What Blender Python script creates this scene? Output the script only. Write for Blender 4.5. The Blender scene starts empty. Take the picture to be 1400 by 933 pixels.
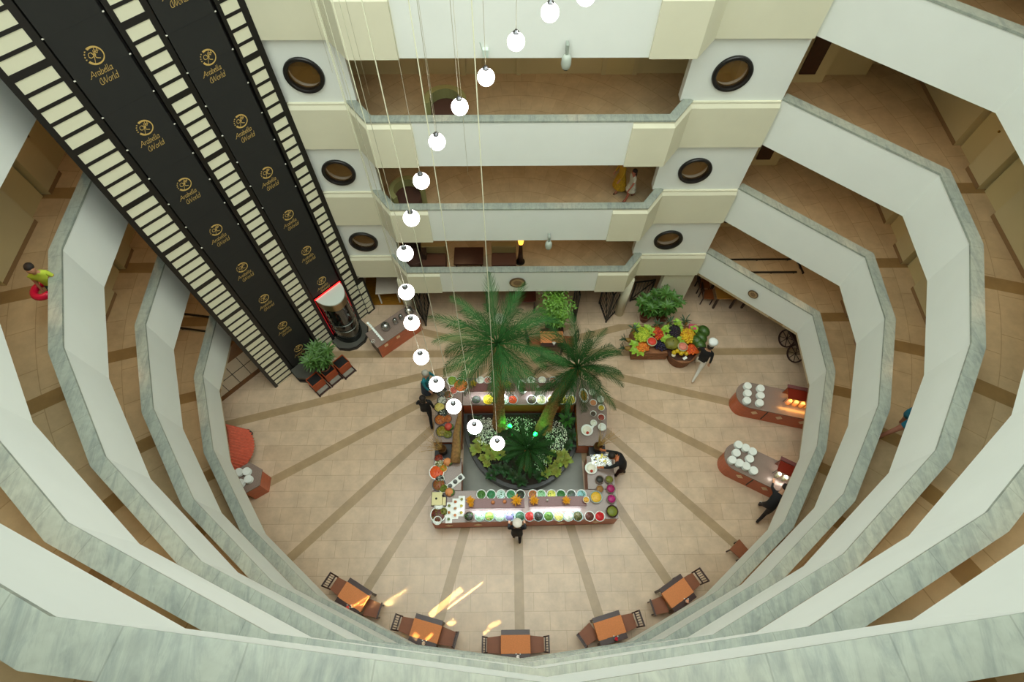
import bpy, bmesh, math, random
from mathutils import Vector, Matrix
from math import sin, cos, pi, radians, atan2, hypot, sqrt
random.seed(11)
SC = bpy.context.scene
COL = SC.collection
# ------------------------------------------------------------------ camera maths
FPX = 782.0771
CAMP = Vector((-0.26043978, 0.0, 18.6729))
RC = (Matrix.Rotation(-0.0177926747, 3, 'Z') @ Matrix.Rotation(0.49724697, 3, 'X') @ Matrix.Rotation(0.00796600377, 3, 'Z'))
def ray(x, y): return RC @ Vector(((x - 700) / FPX, -(y - 466.5) / FPX, -1))
def W(x, y, z=0.0):
    d = ray(x, y); return CAMP + d * ((z - CAMP.z) / d.z)
def WY(x, y, Y):
    d = ray(x, y); return CAMP + d * ((Y - CAMP.y) / d.y)
def ZV(X, Y, py):
    lo, hi = -1.0, 18.0
    for _ in range(50):
        m = (lo + hi) / 2
        v = RC.transposed() @ (Vector((X, Y, m)) - CAMP)
        if 466.5 - FPX * v.y / -v.z > py: lo = m
        else: hi = m
    return lo
# ------------------------------------------------------------------ colours, materials
def lin(h):
    h = h.lstrip('#'); o = []
    for i in (0, 2, 4):
        c = int(h[i:i+2], 16) / 255
        o.append(c / 12.92 if c <= .04045 else ((c + .055) / 1.055) ** 2.4)
    return (*o, 1.0)
MATS = {}
def mat(name, col, rough=.5, metal=0.0, emis=None, estr=0.0, trans=0.0, vary=0.0, vscale=6.0, bump=0.0, alpha=1.0, spec=None, stretch=None, coat=0.0):
    if name in MATS: return MATS[name]
    m = bpy.data.materials.new(name); m.use_nodes = True
    nt = m.node_tree; b = nt.nodes['Principled BSDF']
    c = lin(col)
    b.inputs['Base Color'].default_value = c
    b.inputs['Roughness'].default_value = rough
    b.inputs['Metallic'].default_value = metal
    if spec is not None: b.inputs['Specular IOR Level'].default_value = spec
    if coat: b.inputs['Coat Weight'].default_value = coat
    if trans: b.inputs['Transmission Weight'].default_value = trans
    if alpha < 1: b.inputs['Alpha'].default_value = alpha
    if emis:
        b.inputs['Emission Color'].default_value = lin(emis); b.inputs['Emission Strength'].default_value = estr
    if vary or bump:
        tc = nt.nodes.new('ShaderNodeTexCoord'); nz = nt.nodes.new('ShaderNodeTexNoise')
        nz.inputs['Scale'].default_value = vscale; nz.inputs['Detail'].default_value = 4
        if stretch:
            mp = nt.nodes.new('ShaderNodeMapping'); mp.inputs['Scale'].default_value = stretch
            nt.links.new(tc.outputs['Object'], mp.inputs['Vector']); nt.links.new(mp.outputs[0], nz.inputs['Vector'])
        else: nt.links.new(tc.outputs['Object'], nz.inputs['Vector'])
        if vary:
            mr = nt.nodes.new('ShaderNodeMapRange'); mr.inputs[1].default_value = .3; mr.inputs[2].default_value = .7
            mr.inputs[3].default_value = 1 - vary; mr.inputs[4].default_value = 1 + vary
            hs = nt.nodes.new('ShaderNodeHueSaturation'); hs.inputs['Color'].default_value = c
            nt.links.new(nz.outputs[0], mr.inputs[0]); nt.links.new(mr.outputs[0], hs.inputs['Value'])
            nt.links.new(hs.outputs[0], b.inputs['Base Color'])
        if bump:
            bp = nt.nodes.new('ShaderNodeBump'); bp.inputs['Strength'].default_value = bump
            nt.links.new(nz.outputs[0], bp.inputs['Height']); nt.links.new(bp.outputs[0], b.inputs['Normal'])
    MATS[name] = m
    return m
def mth(nt, op, a, b=None):
    n = nt.nodes.new('ShaderNodeMath'); n.operation = op
    for i, v in enumerate((a, b)):
        if v is None: continue
        if isinstance(v, (int, float)): n.inputs[i].default_value = v
        else: nt.links.new(v, n.inputs[i])
    return n.outputs[0]
def stone_floor(name, base, alt, band, bw, scale, rough=.3, rmax=99, mortar=.012, rad=False):
    m = bpy.data.materials.new(name); m.use_nodes = True; nt = m.node_tree; b = nt.nodes['Principled BSDF']
    tc = nt.nodes.new('ShaderNodeTexCoord'); sp = nt.nodes.new('ShaderNodeSeparateXYZ'); nt.links.new(tc.outputs['Object'], sp.inputs[0])
    x = mth(nt, 'SUBTRACT', sp.outputs[0], 0.04); y = mth(nt, 'SUBTRACT', sp.outputs[1], 9.62)
    r = mth(nt, 'SQRT', mth(nt, 'ADD', mth(nt, 'MULTIPLY', x, x), mth(nt, 'MULTIPLY', y, y)))
    a = mth(nt, 'ARCTAN2', y, x)
    st = radians(15)
    fr = mth(nt, 'SUBTRACT', a, mth(nt, 'MULTIPLY', mth(nt, 'ROUND', mth(nt, 'DIVIDE', a, st)), st))
    d = mth(nt, 'ABSOLUTE', mth(nt, 'MULTIPLY', r, mth(nt, 'SINE', fr)))
    inb = mth(nt, 'MULTIPLY', mth(nt, 'LESS_THAN', d, bw / 2), mth(nt, 'LESS_THAN', r, rmax))
    if rad: inb = mth(nt, 'MULTIPLY', inb, mth(nt, 'GREATER_THAN', r, 7.0))
    inb = mth(nt, 'MULTIPLY', inb, mth(nt, 'LESS_THAN', y, 1.2 if not rad else .9))
    br = nt.nodes.new('ShaderNodeTexBrick')
    if rad:
        cb = nt.nodes.new('ShaderNodeCombineXYZ')
        nt.links.new(mth(nt, 'MULTIPLY', a, 10.4), cb.inputs[0]); nt.links.new(r, cb.inputs[1])
        nt.links.new(cb.outputs[0], br.inputs['Vector'])
    else: nt.links.new(tc.outputs['Object'], br.inputs['Vector'])
    br.inputs['Scale'].default_value = scale; br.inputs['Mortar Size'].default_value = mortar
    br.inputs['Brick Width'].default_value = 1.0 if rad else .62; br.inputs['Row Height'].default_value = .56 if rad else .34
    br.inputs['Bias'].default_value = -.55
    br.inputs['Color1'].default_value = lin(base); br.inputs['Color2'].default_value = lin(alt)
    k = lin(base); br.inputs['Mortar'].default_value = (k[0]*.72, k[1]*.68, k[2]*.62, 1)
    nz = nt.nodes.new('ShaderNodeTexNoise'); nz.inputs['Scale'].default_value = 2.2; nz.inputs['Detail'].default_value = 8
    nz.inputs['Roughness'].default_value = .65
    nt.links.new(tc.outputs['Object'], nz.inputs['Vector'])
    mx = nt.nodes.new('ShaderNodeMix'); mx.data_type = 'RGBA'
    nt.links.new(inb, mx.inputs[0]); nt.links.new(br.outputs[0], mx.inputs[6]); mx.inputs[7].default_value = lin(band)
    mr = nt.nodes.new('ShaderNodeMapRange'); mr.inputs[1].default_value = .3; mr.inputs[2].default_value = .7; mr.inputs[3].default_value = .84; mr.inputs[4].default_value = 1.14
    nt.links.new(nz.outputs[0], mr.inputs[0])
    hs = nt.nodes.new('ShaderNodeHueSaturation'); nt.links.new(mr.outputs[0], hs.inputs['Value']); nt.links.new(mx.outputs[2], hs.inputs['Color'])
    nt.links.new(hs.outputs[0], b.inputs['Base Color']); b.inputs['Roughness'].default_value = rough
    MATS[name] = m; return m
def marble_mat(name, base, vein):
    m = bpy.data.materials.new(name); m.use_nodes = True; nt = m.node_tree; b = nt.nodes['Principled BSDF']
    tc = nt.nodes.new('ShaderNodeTexCoord')
    def nz(scale, det, dist):
        n = nt.nodes.new('ShaderNodeTexNoise'); n.inputs['Scale'].default_value = scale; n.inputs['Detail'].default_value = det
        n.inputs['Distortion'].default_value = dist; nt.links.new(tc.outputs['Object'], n.inputs['Vector']); return n
    n1 = nz(1.5, 12, .8); n2 = nz(11, 6, .4); n1.inputs['Roughness'].default_value = .72
    mpv = nt.nodes.new('ShaderNodeMapping'); mpv.inputs['Rotation'].default_value = (0, 0, .5); mpv.inputs['Scale'].default_value = (4.6, .9, 1)
    nt.links.new(tc.outputs['Object'], mpv.inputs['Vector']); nt.links.new(mpv.outputs[0], n1.inputs['Vector'])
    r1 = nt.nodes.new('ShaderNodeValToRGB'); e = r1.color_ramp.elements
    e[0].position = .3; e[0].color = lin(vein); e[1].position = .56; e[1].color = lin(base)
    nt.links.new(n1.outputs[0], r1.inputs[0])
    mr = nt.nodes.new('ShaderNodeMapRange'); mr.inputs[1].default_value = .3; mr.inputs[2].default_value = .7; mr.inputs[3].default_value = .9; mr.inputs[4].default_value = 1.08
    nt.links.new(n2.outputs[0], mr.inputs[0])
    # slab joints that run across the rail, every so many degrees
    sp = nt.nodes.new('ShaderNodeSeparateXYZ'); nt.links.new(tc.outputs['Object'], sp.inputs[0])
    a = mth(nt, 'ARCTAN2', mth(nt, 'SUBTRACT', sp.outputs[1], 9.62), sp.outputs[0])
    fr = mth(nt, 'FRACT', mth(nt, 'MULTIPLY', a, 15.0))
    jt = mth(nt, 'SUBTRACT', 1.0, mth(nt, 'MULTIPLY', mth(nt, 'LESS_THAN', fr, .014), .22))
    hs = nt.nodes.new('ShaderNodeHueSaturation'); nt.links.new(mth(nt, 'MULTIPLY', mr.outputs[0], jt), hs.inputs['Value'])
    nt.links.new(r1.outputs[0], hs.inputs['Color']); nt.links.new(hs.outputs[0], b.inputs['Base Color'])
    b.inputs['Roughness'].default_value = .32; MATS[name] = m; return m
# ------------------------------------------------------------------ mesh builder
class MB:
    def __init__(s): s.v = []; s.f = []; s.mi = []; s.sm = []; s.cur = 0; s.smooth = False; s.M = None
    def add(s, vs, fs, smooth=None):
        o = len(s.v)
        s.v += [tuple(s.M @ Vector(p)) if s.M is not None else tuple(p) for p in vs]
        for f in fs:
            s.f.append(tuple(i + o for i in f)); s.mi.append(s.cur); s.sm.append(s.smooth if smooth is None else smooth)
        return s
    def box(s, a, b):
        x0, y0, z0 = a; x1, y1, z1 = b
        return s.add([(x0,y0,z0),(x1,y0,z0),(x1,y1,z0),(x0,y1,z0),(x0,y0,z1),(x1,y0,z1),(x1,y1,z1),(x0,y1,z1)],
                     [(0,3,2,1),(4,5,6,7),(0,1,5,4),(1,2,6,5),(2,3,7,6),(3,0,4,7)])
    def bbox(s, a, b, r=.01):   # box with chamfered upper and vertical edges
        x0, y0, z0 = a; x1, y1, z1 = b
        def ring(i, z): return [(x0+i+r,y0+i,z),(x1-i-r,y0+i,z),(x1-i,y0+i+r,z),(x1-i,y1-i-r,z),(x1-i-r,y1-i,z),(x0+i+r,y1-i,z),(x0+i,y1-i-r,z),(x0+i,y0+i+r,z)]
        return s.loft([ring(0, z0), ring(0, z1 - r), ring(r * .6, z1)])
    def loft(s, rings, cap0=True, cap1=True, smooth=False, close=True):
        n = len(rings[0]); vs = [p for r in rings for p in r]; fs = []
        for k in range(len(rings) - 1):
            for i in range(n if close else n - 1):
                j = (i + 1) % n
                fs.append((k*n+i, k*n+j, (k+1)*n+j, (k+1)*n+i))
        o = len(s.v); s.add(vs, fs, smooth)
        caps = []
        if cap0: caps.append(tuple(range(n))[::-1])
        if cap1: caps.append(tuple((len(rings)-1)*n + i for i in range(n)))
        for c in caps:
            s.f.append(tuple(i + o for i in c)); s.mi.append(s.cur); s.sm.append(False)
        return s
    def prism(s, poly, z0, z1):
        return s.loft([[(p[0], p[1], z0) for p in poly], [(p[0], p[1], z1) for p in poly]])
    def cyl(s, c, r0, r1, h, n=16, smooth=True):
        return s.loft([[(c[0]+r0*cos(2*pi*i/n), c[1]+r0*sin(2*pi*i/n), c[2]) for i in range(n)],
                       [(c[0]+r1*cos(2*pi*i/n), c[1]+r1*sin(2*pi*i/n), c[2]+h) for i in range(n)]], smooth=smooth)
    def lathe(s, c, prof, n=20, smooth=True, sx=1, sy=1):   # prof: (r, z)
        rings = [[(c[0]+max(r,1e-4)*sx*cos(2*pi*i/n), c[1]+max(r,1e-4)*sy*sin(2*pi*i/n), c[2]+z) for i in range(n)] for r, z in prof]
        return s.loft(rings, smooth=smooth)
    def ball(s, c, r, n=12, m=8, sz=1.0, sx=1.0, sy=1.0):
        prof = [(r*sin(pi*k/m), -r*sz*cos(pi*k/m)) for k in range(m+1)]
        return s.lathe(c, prof, n, True, sx, sy)
    def tube(s, pts, rad, n=6, smooth=True):
        pts = [Vector(p) for p in pts]; rings = []
        up = Vector((0, 0, 1))
        for i, p in enumerate(pts):
            t = (pts[min(i+1, len(pts)-1)] - pts[max(i-1, 0)]).normalized()
            a = t.cross(up)
            if a.length < 1e-3: a = t.cross(Vector((1, 0, 0)))
            a.normalize(); b = a.cross(t).normalized()
            r = rad[i] if isinstance(rad, (list, tuple)) else rad
            rings.append([tuple(p + a * r * cos(2*pi*k/n) + b * r * sin(2*pi*k/n)) for k in range(n)])
        return s.loft(rings, smooth=smooth)
    def bar(s, p, q, w, h=None):   # rectangular bar p -> q
        h = h or w; p = Vector(p); q = Vector(q); t = (q - p).normalized()
        a = t.cross(Vector((0, 0, 1)))
        if a.length < 1e-3: a = Vector((1, 0, 0))
        a.normalize(); b = a.cross(t).normalized(); a = a * w / 2; b = b * h / 2
        return s.loft([[tuple(x+a+b), tuple(x-a+b), tuple(x-a-b), tuple(x+a-b)] for x in (p, q)])
    def make(s, name, mats, parent=None, loc=None, rz=None, me=None):
        m = bpy.data.meshes.new(name); m.from_pydata(s.v, [], s.f)
        for q in (mats if isinstance(mats, (list, tuple)) else [mats]): m.materials.append(q)
        m.polygons.foreach_set('material_index', s.mi); m.polygons.foreach_set('use_smooth', s.sm)
        bm = bmesh.new(); bm.from_mesh(m); bmesh.ops.recalc_face_normals(bm, faces=bm.faces); bm.to_mesh(m); bm.free()
        m.update()
        o = bpy.data.objects.new(name, m); COL.objects.link(o)
        if parent: o.parent = parent
        if loc is not None: o.location = loc
        if rz is not None: o.rotation_euler[2] = rz
        return o
def tag(o, label=None, cat=None, group=None, kind=None):
    if label: o['label'] = label
    if cat: o['category'] = cat
    if group: o['group'] = group
    if kind: o['kind'] = kind
    return o
def empty(name, loc=(0, 0, 0), rz=0.0):
    o = bpy.data.objects.new(name, None); COL.objects.link(o); o.location = loc; o.rotation_euler[2] = rz
    o.empty_display_size = .1; return o
def struct(o, label=None):
    o['kind'] = 'structure'
    if label: o['label'] = label
    return o
def dup(o, loc=None, rz=None, scale=None, label=None, group=None, parent=None):
    c = o.copy(); COL.objects.link(c)
    if parent is not None: c.parent = parent
    for ch in list(o.children): dup(ch, parent=c)
    if loc is not None: c.location = loc
    if rz is not None: c.rotation_euler[2] = rz
    if scale is not None: c.scale = (scale,)*3 if isinstance(scale, (int, float)) else scale
    if label: c['label'] = label
    if group: c['group'] = group
    return c
ORD = ['first','second','third','fourth','fifth','sixth','seventh','eighth','ninth','tenth','eleventh','twelfth','thirteenth','fourteenth','fifteenth','sixteenth','seventeenth','eighteenth','nineteenth','twentieth']
def nth(i, n, a='left', b='right'):
    if i == 0: return a + 'most'
    if i == n - 1: return b + 'most'
    return ORD[i] + ' from the ' + a
SKY = 4.7; EXPO = 0.0; GROUND_W = 100; CORR_W = 32
# ------------------------------------------------------------------ materials of the building
M_WHITE = mat('white_paint', '#e5e8e1', .55, vary=.015, vscale=1.5)
M_CREAM = mat('cream_paint', '#dad6bc', .6, vary=.02, vscale=1.5)
M_WALL = mat('corridor_paint', '#c9bd92', .6, vary=.03, vscale=1.2)
M_MARBLE = marble_mat('rail_marble', '#9ea497', '#7b847e')
M_FLOOR = stone_floor('floor_marble', '#ceb497', '#bb9e7f', '#a88e6b', .285, .66, rough=.28, rmax=11.1, mortar=.004)
M_CORR = stone_floor('corridor_marble', '#c2ad8a', '#b09876', '#94794f', .34, 1.0, rough=.35, rad=True, mortar=.008)
M_BRON = mat('dark_bronze', '#1d1a18', .35, metal=.3)
M_DOOR = mat('cream_door', '#cdbf8e', .5)
M_DWOOD = mat('dark_wood', '#3a1d12', .4, vary=.2, vscale=9, stretch=(1, 6, 1))
# ------------------------------------------------------------------ plan
IN0 = IN = [(6.38,11.57),(9.28,9.11),(9.2,7.22),(8.3,4.9),(6.91,2.88),(4.88,1.25),(2.68,.17),(0,-.16),(-2.6,.17),(-4.95,1.25),(-6.93,2.9),(-8.37,4.97),(-9.2,7.2),(-9.24,9.2),(-6.9,11.5)]
def offs(pl, d):
    out = []
    for i, p in enumerate(pl):
        p = Vector(p); ns = []
        for a, b in ((i-1, i), (i, i+1)):
            if a < 0 or b >= len(pl): continue
            t = (Vector(pl[b]) - Vector(pl[a])).normalized(); ns.append(Vector((-t.y, t.x)) )
        n = sum(ns, Vector((0, 0))).normalized(); k = 1 / max(.3, n.dot(ns[0]))
        out.append(tuple(p + n * d * k))
    return out
# direction of travel is clockwise seen from above, so the outside is on the left hand
def outw(pl, d): return offs(pl, d)
RIMS = [3.44, 6.44, 9.44, 12.44, 15.44, 18.44]
LVN = ['first', 'second', 'third', 'fourth', 'fifth', 'sixth']
def strip(mb, inner, outer, z0, z1):
    n = len(inner)
    mb.loft([[(inner[i][0], inner[i][1], z0), (outer[i][0], outer[i][1], z0), (outer[i][0], outer[i][1], z1), (inner[i][0], inner[i][1], z1)] for i in range(n)])
OUTR = [(11.2, 14.2), (11.2, 7.0)] + [(.0 + 11.35*cos(radians(a)), 9.62 + 11.35*sin(radians(a))) for a in range(-30, -151, -15)] + [(-11.2, 7.0), (-11.2, 14.2)]
OUTR[1] = (11.2, 7.0)
# ground floor
g = [(11.6, 15.2), (11.6, 6.8)] + [(11.8*cos(radians(a)), 9.62 + 11.8*sin(radians(a))) for a in range(-30, -151, -15)] + [(-11.6, 6.8), (-11.6, 15.2)]
struct(MB().prism(g, -.3, 0).make('floor', M_FLOOR), 'beige marble ground floor with brown radial bands')
# outer walls as a thick strip, whole height
mb = MB(); strip(mb, OUTR[1:-1], outw(OUTR[1:-1], .3), 0, 18.5)
struct(mb.make('wall_south', M_WALL), 'cream outer wall curving round the balconies')
for sx, nm in ((1, 'wall_east'), (-1, 'wall_west')):
    mb = MB(); mb.box((min(sx*11.2, sx*11.5), 6.9, 0), (max(sx*11.2, sx*11.5), 14.4, 18.5))
    for lv in range(1, 6):
        z0 = RIMS[lv-1] - 1.0; z1 = z0 + 2.66
        for y0, y1 in ((7.0, 8.74), (9.58, 10.24), (11.05, 14.2)):
            mb.box((min(sx*10.97, sx*11.2), y0, z0), (max(sx*10.97, sx*11.2), y1, z1))
    struct(mb.make(nm, M_WALL), 'cream corridor wall with door niches')
mb = MB().box((-11.5, 14.2, 0), (11.5, 14.5, 18.5)); struct(mb.make('wall_north', M_WALL), 'cream back wall of the corridors')
# doors in the niches
dn = 1
for lv in (2, 3, 4):
    for sx in (1, -1):
        for y0, y1 in ((8.80, 9.52), (10.3, 10.99)):
            z0 = RIMS[lv-1] - 1.0
            o = MB().box((min(sx*11.14, sx*11.19), y0, z0), (max(sx*11.14, sx*11.19), y1, z0 + 2.1)).make('door_%d' % dn, M_DOOR); struct(o)
            k = MB().ball((sx*11.10, y0 + .1, z0 + 1.0), .03).make('door_handle', mat('brass', '#a8843c', .3, .9), parent=o)
            dn += 1
# corridor slabs, parapets, rails
for lv, rz in enumerate(RIMS):
    IN = outw(IN0, .085) if lv == 5 else IN0
    fz = rz - 1.0; bot = rz - (1.15 if lv == 0 else 1.4)
    # ring slab: facade side and round side
    ii = outw(IN, .03)
    mb = MB(); oo = outw(OUTR, .02)
    # south ring: nearest outer points matched to inner points
    inn = ii[1:14]
    outp = [(11.25, 9.11), (11.25, 7.0)] + [(11.4*cos(radians(a)), 9.62 + 11.4*sin(radians(a))) for a in (-30, -45, -60, -75, -90, -105, -120, -135, -150)] + [(-11.25, 7.0), (-11.25, 9.11)]
    strip(mb, inn, outp, fz - .3, fz)
    # north part right and left
    mb.prism([ii[0], (6.38, 14.25), (11.25, 14.25), (11.25, 9.11), ii[1]], fz - .3, fz)
    mb.prism([(-11.25, 9.11), (-11.25, 14.25), (-6.4, 14.25), (-6.4, 11.9), ii[13]], fz - .3, fz)
    # behind the facade
    mb.prism([(-6.4, 11.6), (-6.4, 14.25), (6.38, 14.25), (6.38, 11.6), (4.1, 11.6), (3.62, 10.95), (-3.55, 10.95), (-4.0, 11.6)], fz - .3, fz)
    o = mb.make('floor', M_CORR); struct(o, 'brown marble corridor floor of the %s balcony' % LVN[lv])
    # round parapet
    mb = MB(); strip(mb, IN, outw(IN, .2), bot, rz - .05)
    # slab edge soffit lip
    o = mb.make('wall_balcony', M_WHITE); struct(o, 'white parapet of the %s balcony' % LVN[lv])
    mb = MB(); strip(mb, outw(IN, -.012), outw(IN, .235), rz - .05, rz)
    struct(mb.make('trim_%d' % (lv + 1), M_MARBLE), 'veined grey marble rail capping the %s balcony' % LVN[lv])
    # facade: centre panel, cream cheeks, diagonal, bands
    XL, XR = -3.50, 3.70
    F0 = 10.83
    mb = MB().box((-2.45, F0, bot), (2.73, F0 + .2, rz - .05))
    struct(mb.make('wall_facade', M_WHITE), 'white middle panel of the %s facade balcony' % LVN[lv])
    fac = [(2.73, 10.83), (XR, 10.83), (4.2, 11.5), (6.36, 11.5)]
    facl = [(-2.45, 10.83), (XL, 10.83), (-4.0, 11.5), (-5.45, 11.5)]
    mb = MB()
    for pl, s in ((fac, -1), (facl, 1)):
        fr = offs(pl, .055 * s)          # proud face
        bk = offs(pl, -.18 * s)
        lz = rz - .19
        rings = []
        for i in range(len(pl)):
            rings.append([(bk[i][0], bk[i][1], bot), (fr[i][0], fr[i][1], bot), (fr[i][0], fr[i][1], lz), (pl[i][0], pl[i][1], lz + .09), (pl[i][0], pl[i][1], rz - .05), (bk[i][0], bk[i][1], rz - .05)])
        mb.loft(rings)
    struct(mb.make('wall_band', M_CREAM), 'cream facade band at the %s balcony' % LVN[lv])
    pl = [(-4.05, 11.55), (XL, 10.83), (XR, 10.83), (4.22, 11.52)]
    mb = MB(); strip(mb, offs(pl, -.01), offs(pl, .21), rz - .05, rz)
    struct(mb.make('trim_%d' % (lv + 11), M_MARBLE), 'thin marble rail of the %s facade balcony' % LVN[lv])
# brown skirting along the corridor walls
for lv in range(0, 6):
    fz = 0 if lv == 0 else RIMS[lv-1] - 1.0
    mb = MB(); seg = [(11.2, 7.0)] + OUTR[2:-2] + [(-11.2, 7.0)]
    strip(mb, outw(seg, -.015), outw(seg, .01), fz, fz + .10)
    for sx in (1, -1):
        for y0, y1 in (((7.0, 8.74), (9.58, 10.24), (11.05, 13.8)) if lv else ((7.0, 14.0),)):
            X = 10.97 if lv else 11.2
            mb.box((min(sx*(X-.012), sx*X), y0, fz), (max(sx*(X-.012), sx*X), y1, fz + .10))
    struct(mb.make('baseboard_%d' % (lv + 1), mat('skirting_brown', '#8f7350', .4)), 'brown skirting at the foot of the corridor wall')
# window walls (between bands) with round openings
def wall_with_hole(x0, x1, z0, z1, y0, y1, cx, cz, r, n=40):
    mb = MB()
    def rect(a):
        dx, dz = cos(a), sin(a)
        t = min(((x1-cx)/dx if dx > 1e-6 else 1e9), ((x0-cx)/dx if dx < -1e-6 else 1e9), ((z1-cz)/dz if dz > 1e-6 else 1e9), ((z0-cz)/dz if dz < -1e-6 else 1e9))
        return (cx + dx*t, cz + dz*t)
    an = sorted([2*pi*i/n for i in range(n)] + [atan2(z-cz, x-cx) % (2*pi) for x in (x0, x1) for z in (z0, z1)])
    R = []
    for a in an:
        ex, ez = rect(a); hx, hz = cx + r*cos(a), cz + r*sin(a)
        R.append([(ex, y0, ez), (hx, y0, hz), (hx, y1, hz), (ex, y1, ez)])
    R.append(R[0]); mb.loft(R, cap0=False, cap1=False); return mb
M_TINT = mat('tinted_glass', '#8a6430', .08, alpha=.30)
wn = 1
for lv in range(1, 6):
    z0 = RIMS[lv-1] - .05; z1 = RIMS[lv] - 1.35
    for sx in (1, -1):
        x0, x1 = ((3.92, 6.38) if sx > 0 else (-5.5, -3.80))
        cx = 4.93 if sx > 0 else -4.82; cz = RIMS[lv-1] + .68
        mb = wall_with_hole(x0, x1, z0, z1, 11.56, 11.78, cx, cz, .40)
        struct(mb.make('wall_north', M_WHITE), 'white wall with a round window above the %s band, %s side' % (LVN[lv-1], 'right' if sx > 0 else 'left'))
        mb = MB(); n = 40
        prof = [(.37, .0), (.455, .0), (.455, .05), (.44, .07), (.39, .07), (.36, .05), (.355, -.08), (.37, -.08)]
        R = [[(cx + p*cos(2*pi*i/n), 11.56 - q, cz + p*sin(2*pi*i/n)) for p, q in prof] for i in range(n)]; R.append(R[0])
        mb.loft(R, cap0=False, cap1=False)
        o = mb.make('window_%d' % wn, M_BRON); struct(o, 'dark framed round window on the %s level, %s of the facade' % (LVN[lv-1], 'right' if sx > 0 else 'left'))
        mb = MB(); mb.loft([[(cx + .36*cos(2*pi*i/n), y, cz + .36*sin(2*pi*i/n)) for i in range(n)] for y in (11.595, 11.605)])
        mb.make('pane', M_TINT, parent=o); wn += 1
        # reveal
    # back corridor wall pilasters and doors behind the facade
    fz = RIMS[lv-1] - 1.0
    mb = MB().box((-5.5, 13.85, fz), (6.2, 14.2, fz + 2.66))
    for x in (-2.6, -1.45, -1.0, .05, 3.35 - 1.0, 3.2):
        mb.box((x, 13.78, fz), (x + .12, 13.86, fz + 2.66))
    mb.box((5.9, 13.45, fz), (8.3, 14.2, fz + 2.66))
    mb.box((8.3, 13.75, fz), (9.6, 14.2, fz + 2.66))
    struct(mb.make('wall_north', M_WALL), 'cream corridor wall with pilasters behind the facade, %s level' % LVN[lv-1])
    for x in (2.47,):
        d = MB().box((x, 13.80, fz), (x + .73, 13.85, fz + 2.1)).make('door_%d' % dn, M_DOOR); struct(d); dn += 1
    d = MB().box((7.55, 13.40, fz + .28), (7.98, 13.45, fz + 2.0)).make('door_%d' % dn, M_DWOOD); struct(d); dn += 1
# facade corner columns at ground level and wall beneath right windows
mb = MB().cyl((4.02, 11.32, 0), .17, .17, 2.25, 24); struct(mb.make('column', M_CREAM), 'round cream column under the right end of the facade')
mb = MB().cyl((-3.9, 11.35, 0), .17, .17, 2.25, 24); struct(mb.make('column', M_CREAM), 'round cream column under the left end of the facade')
mb = MB().box((5.3, 11.56, 0), (6.36, 11.8, 2.4)); struct(mb.make('wall_north', M_CREAM), 'cream wall below the right round windows')
mb = MB().box((.35, 12.2, 0), (2.15, 12.5, 2.4)); 
struct(mb.make('wall_north', M_CREAM), 'cream wall section below the middle of the facade')
# ------------------------------------------------------------------ panoramic lift tower with banners
EA = Vector((-8.4848, 8.3012, 0)); EU = Vector((.69884, .71528, 0)); EN = Vector((.71528, -.69884, 0))
EM = Matrix(((EU.x, EN.x, 0, EA.x), (EU.y, EN.y, 0, EA.y), (0, 0, 1, 0), (0, 0, 0, 1)))   # local x = along, y = out into the hall
M_BLK = mat('black_frame', '#14120f', .45)
M_SHAFT = mat('shaft_black', '#0a0908', .6)
M_PAN = mat('cream_panel', '#e3e0c4', .5)
M_CLOTH = mat('black_cloth', '#1e1e1b', .75, vary=.08, vscale=3)
M_GOLD = mat('gold_print', '#c9a860', .5)
lift = empty('lift_tower'); lift.matrix_world = EM
tag(lift, 'black lift tower with three ladder-like strips of cream panels', 'lift tower')
MB().box((0.02, -1.6, 0), (4.38, -.14, 18.4)).make('shaft', M_SHAFT, parent=lift)
GP = 1.575; Z0 = 10.83 - 7 * GP
def ladder(u0, w0, w1, u1, name):
    f = MB(); p = MB(); f.box((u0, -.12, 0), (w0, 0, 18.4)); f.box((w1, -.12, 0), (u1, 0, 18.4)); f.box((w0, -.12, 0), (w1, -.03, 18.4))
    z = Z0
    for g in range(0, 13):
        zb = Z0 + g * GP
        if zb > 18: break
        f.box((w0, -.03, zb - .06), (w1, 0, zb + .06))
        for k in range(5):
            a = zb + .06 + k * .302; b = a + .236
            if b > 18.3: break
            p.box((w0 + .004, -.03, max(a, .02)), (w1 - .004, -.012, b))
            f.box((w0, -.03, b), (w1, -.002, b + .066))
    # lowest panels under the first rung
    f.make('frame', M_BLK, parent=lift); p.make('panel', M_PAN, parent=lift)
ladder(0, .11, .75, .87, 'l'); ladder(2.0, 2.10, 2.57, 2.68, 'm'); ladder(3.80, 3.88, 4.24, 4.38, 'r')
# wider foot of the right strip
f = MB().box((4.30, -.12, 0), (4.58, -.01, 2.15)); f.box((4.24, -.01, 0), (4.30, .0, 2.15)); f.make('frame', M_BLK, parent=lift)
p = MB()
for z in (.12, .42, .72, 1.02, 1.38, 1.68): p.box((4.26, -.01, z), (4.50, .004, z + .24))
p.make('panel', M_PAN, parent=lift)
c_ = MB().box((4.33, -.1, 2.2), (4.53, -.02, 2.45)); c_.cur = 1; c_.cyl((4.43, -.02, 2.32), .06, .06, .012); 
s_ = c_.make('alarm_box', [mat('offwhite_plastic', '#e8e4d0', .4), M_BLK], parent=lift)
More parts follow.
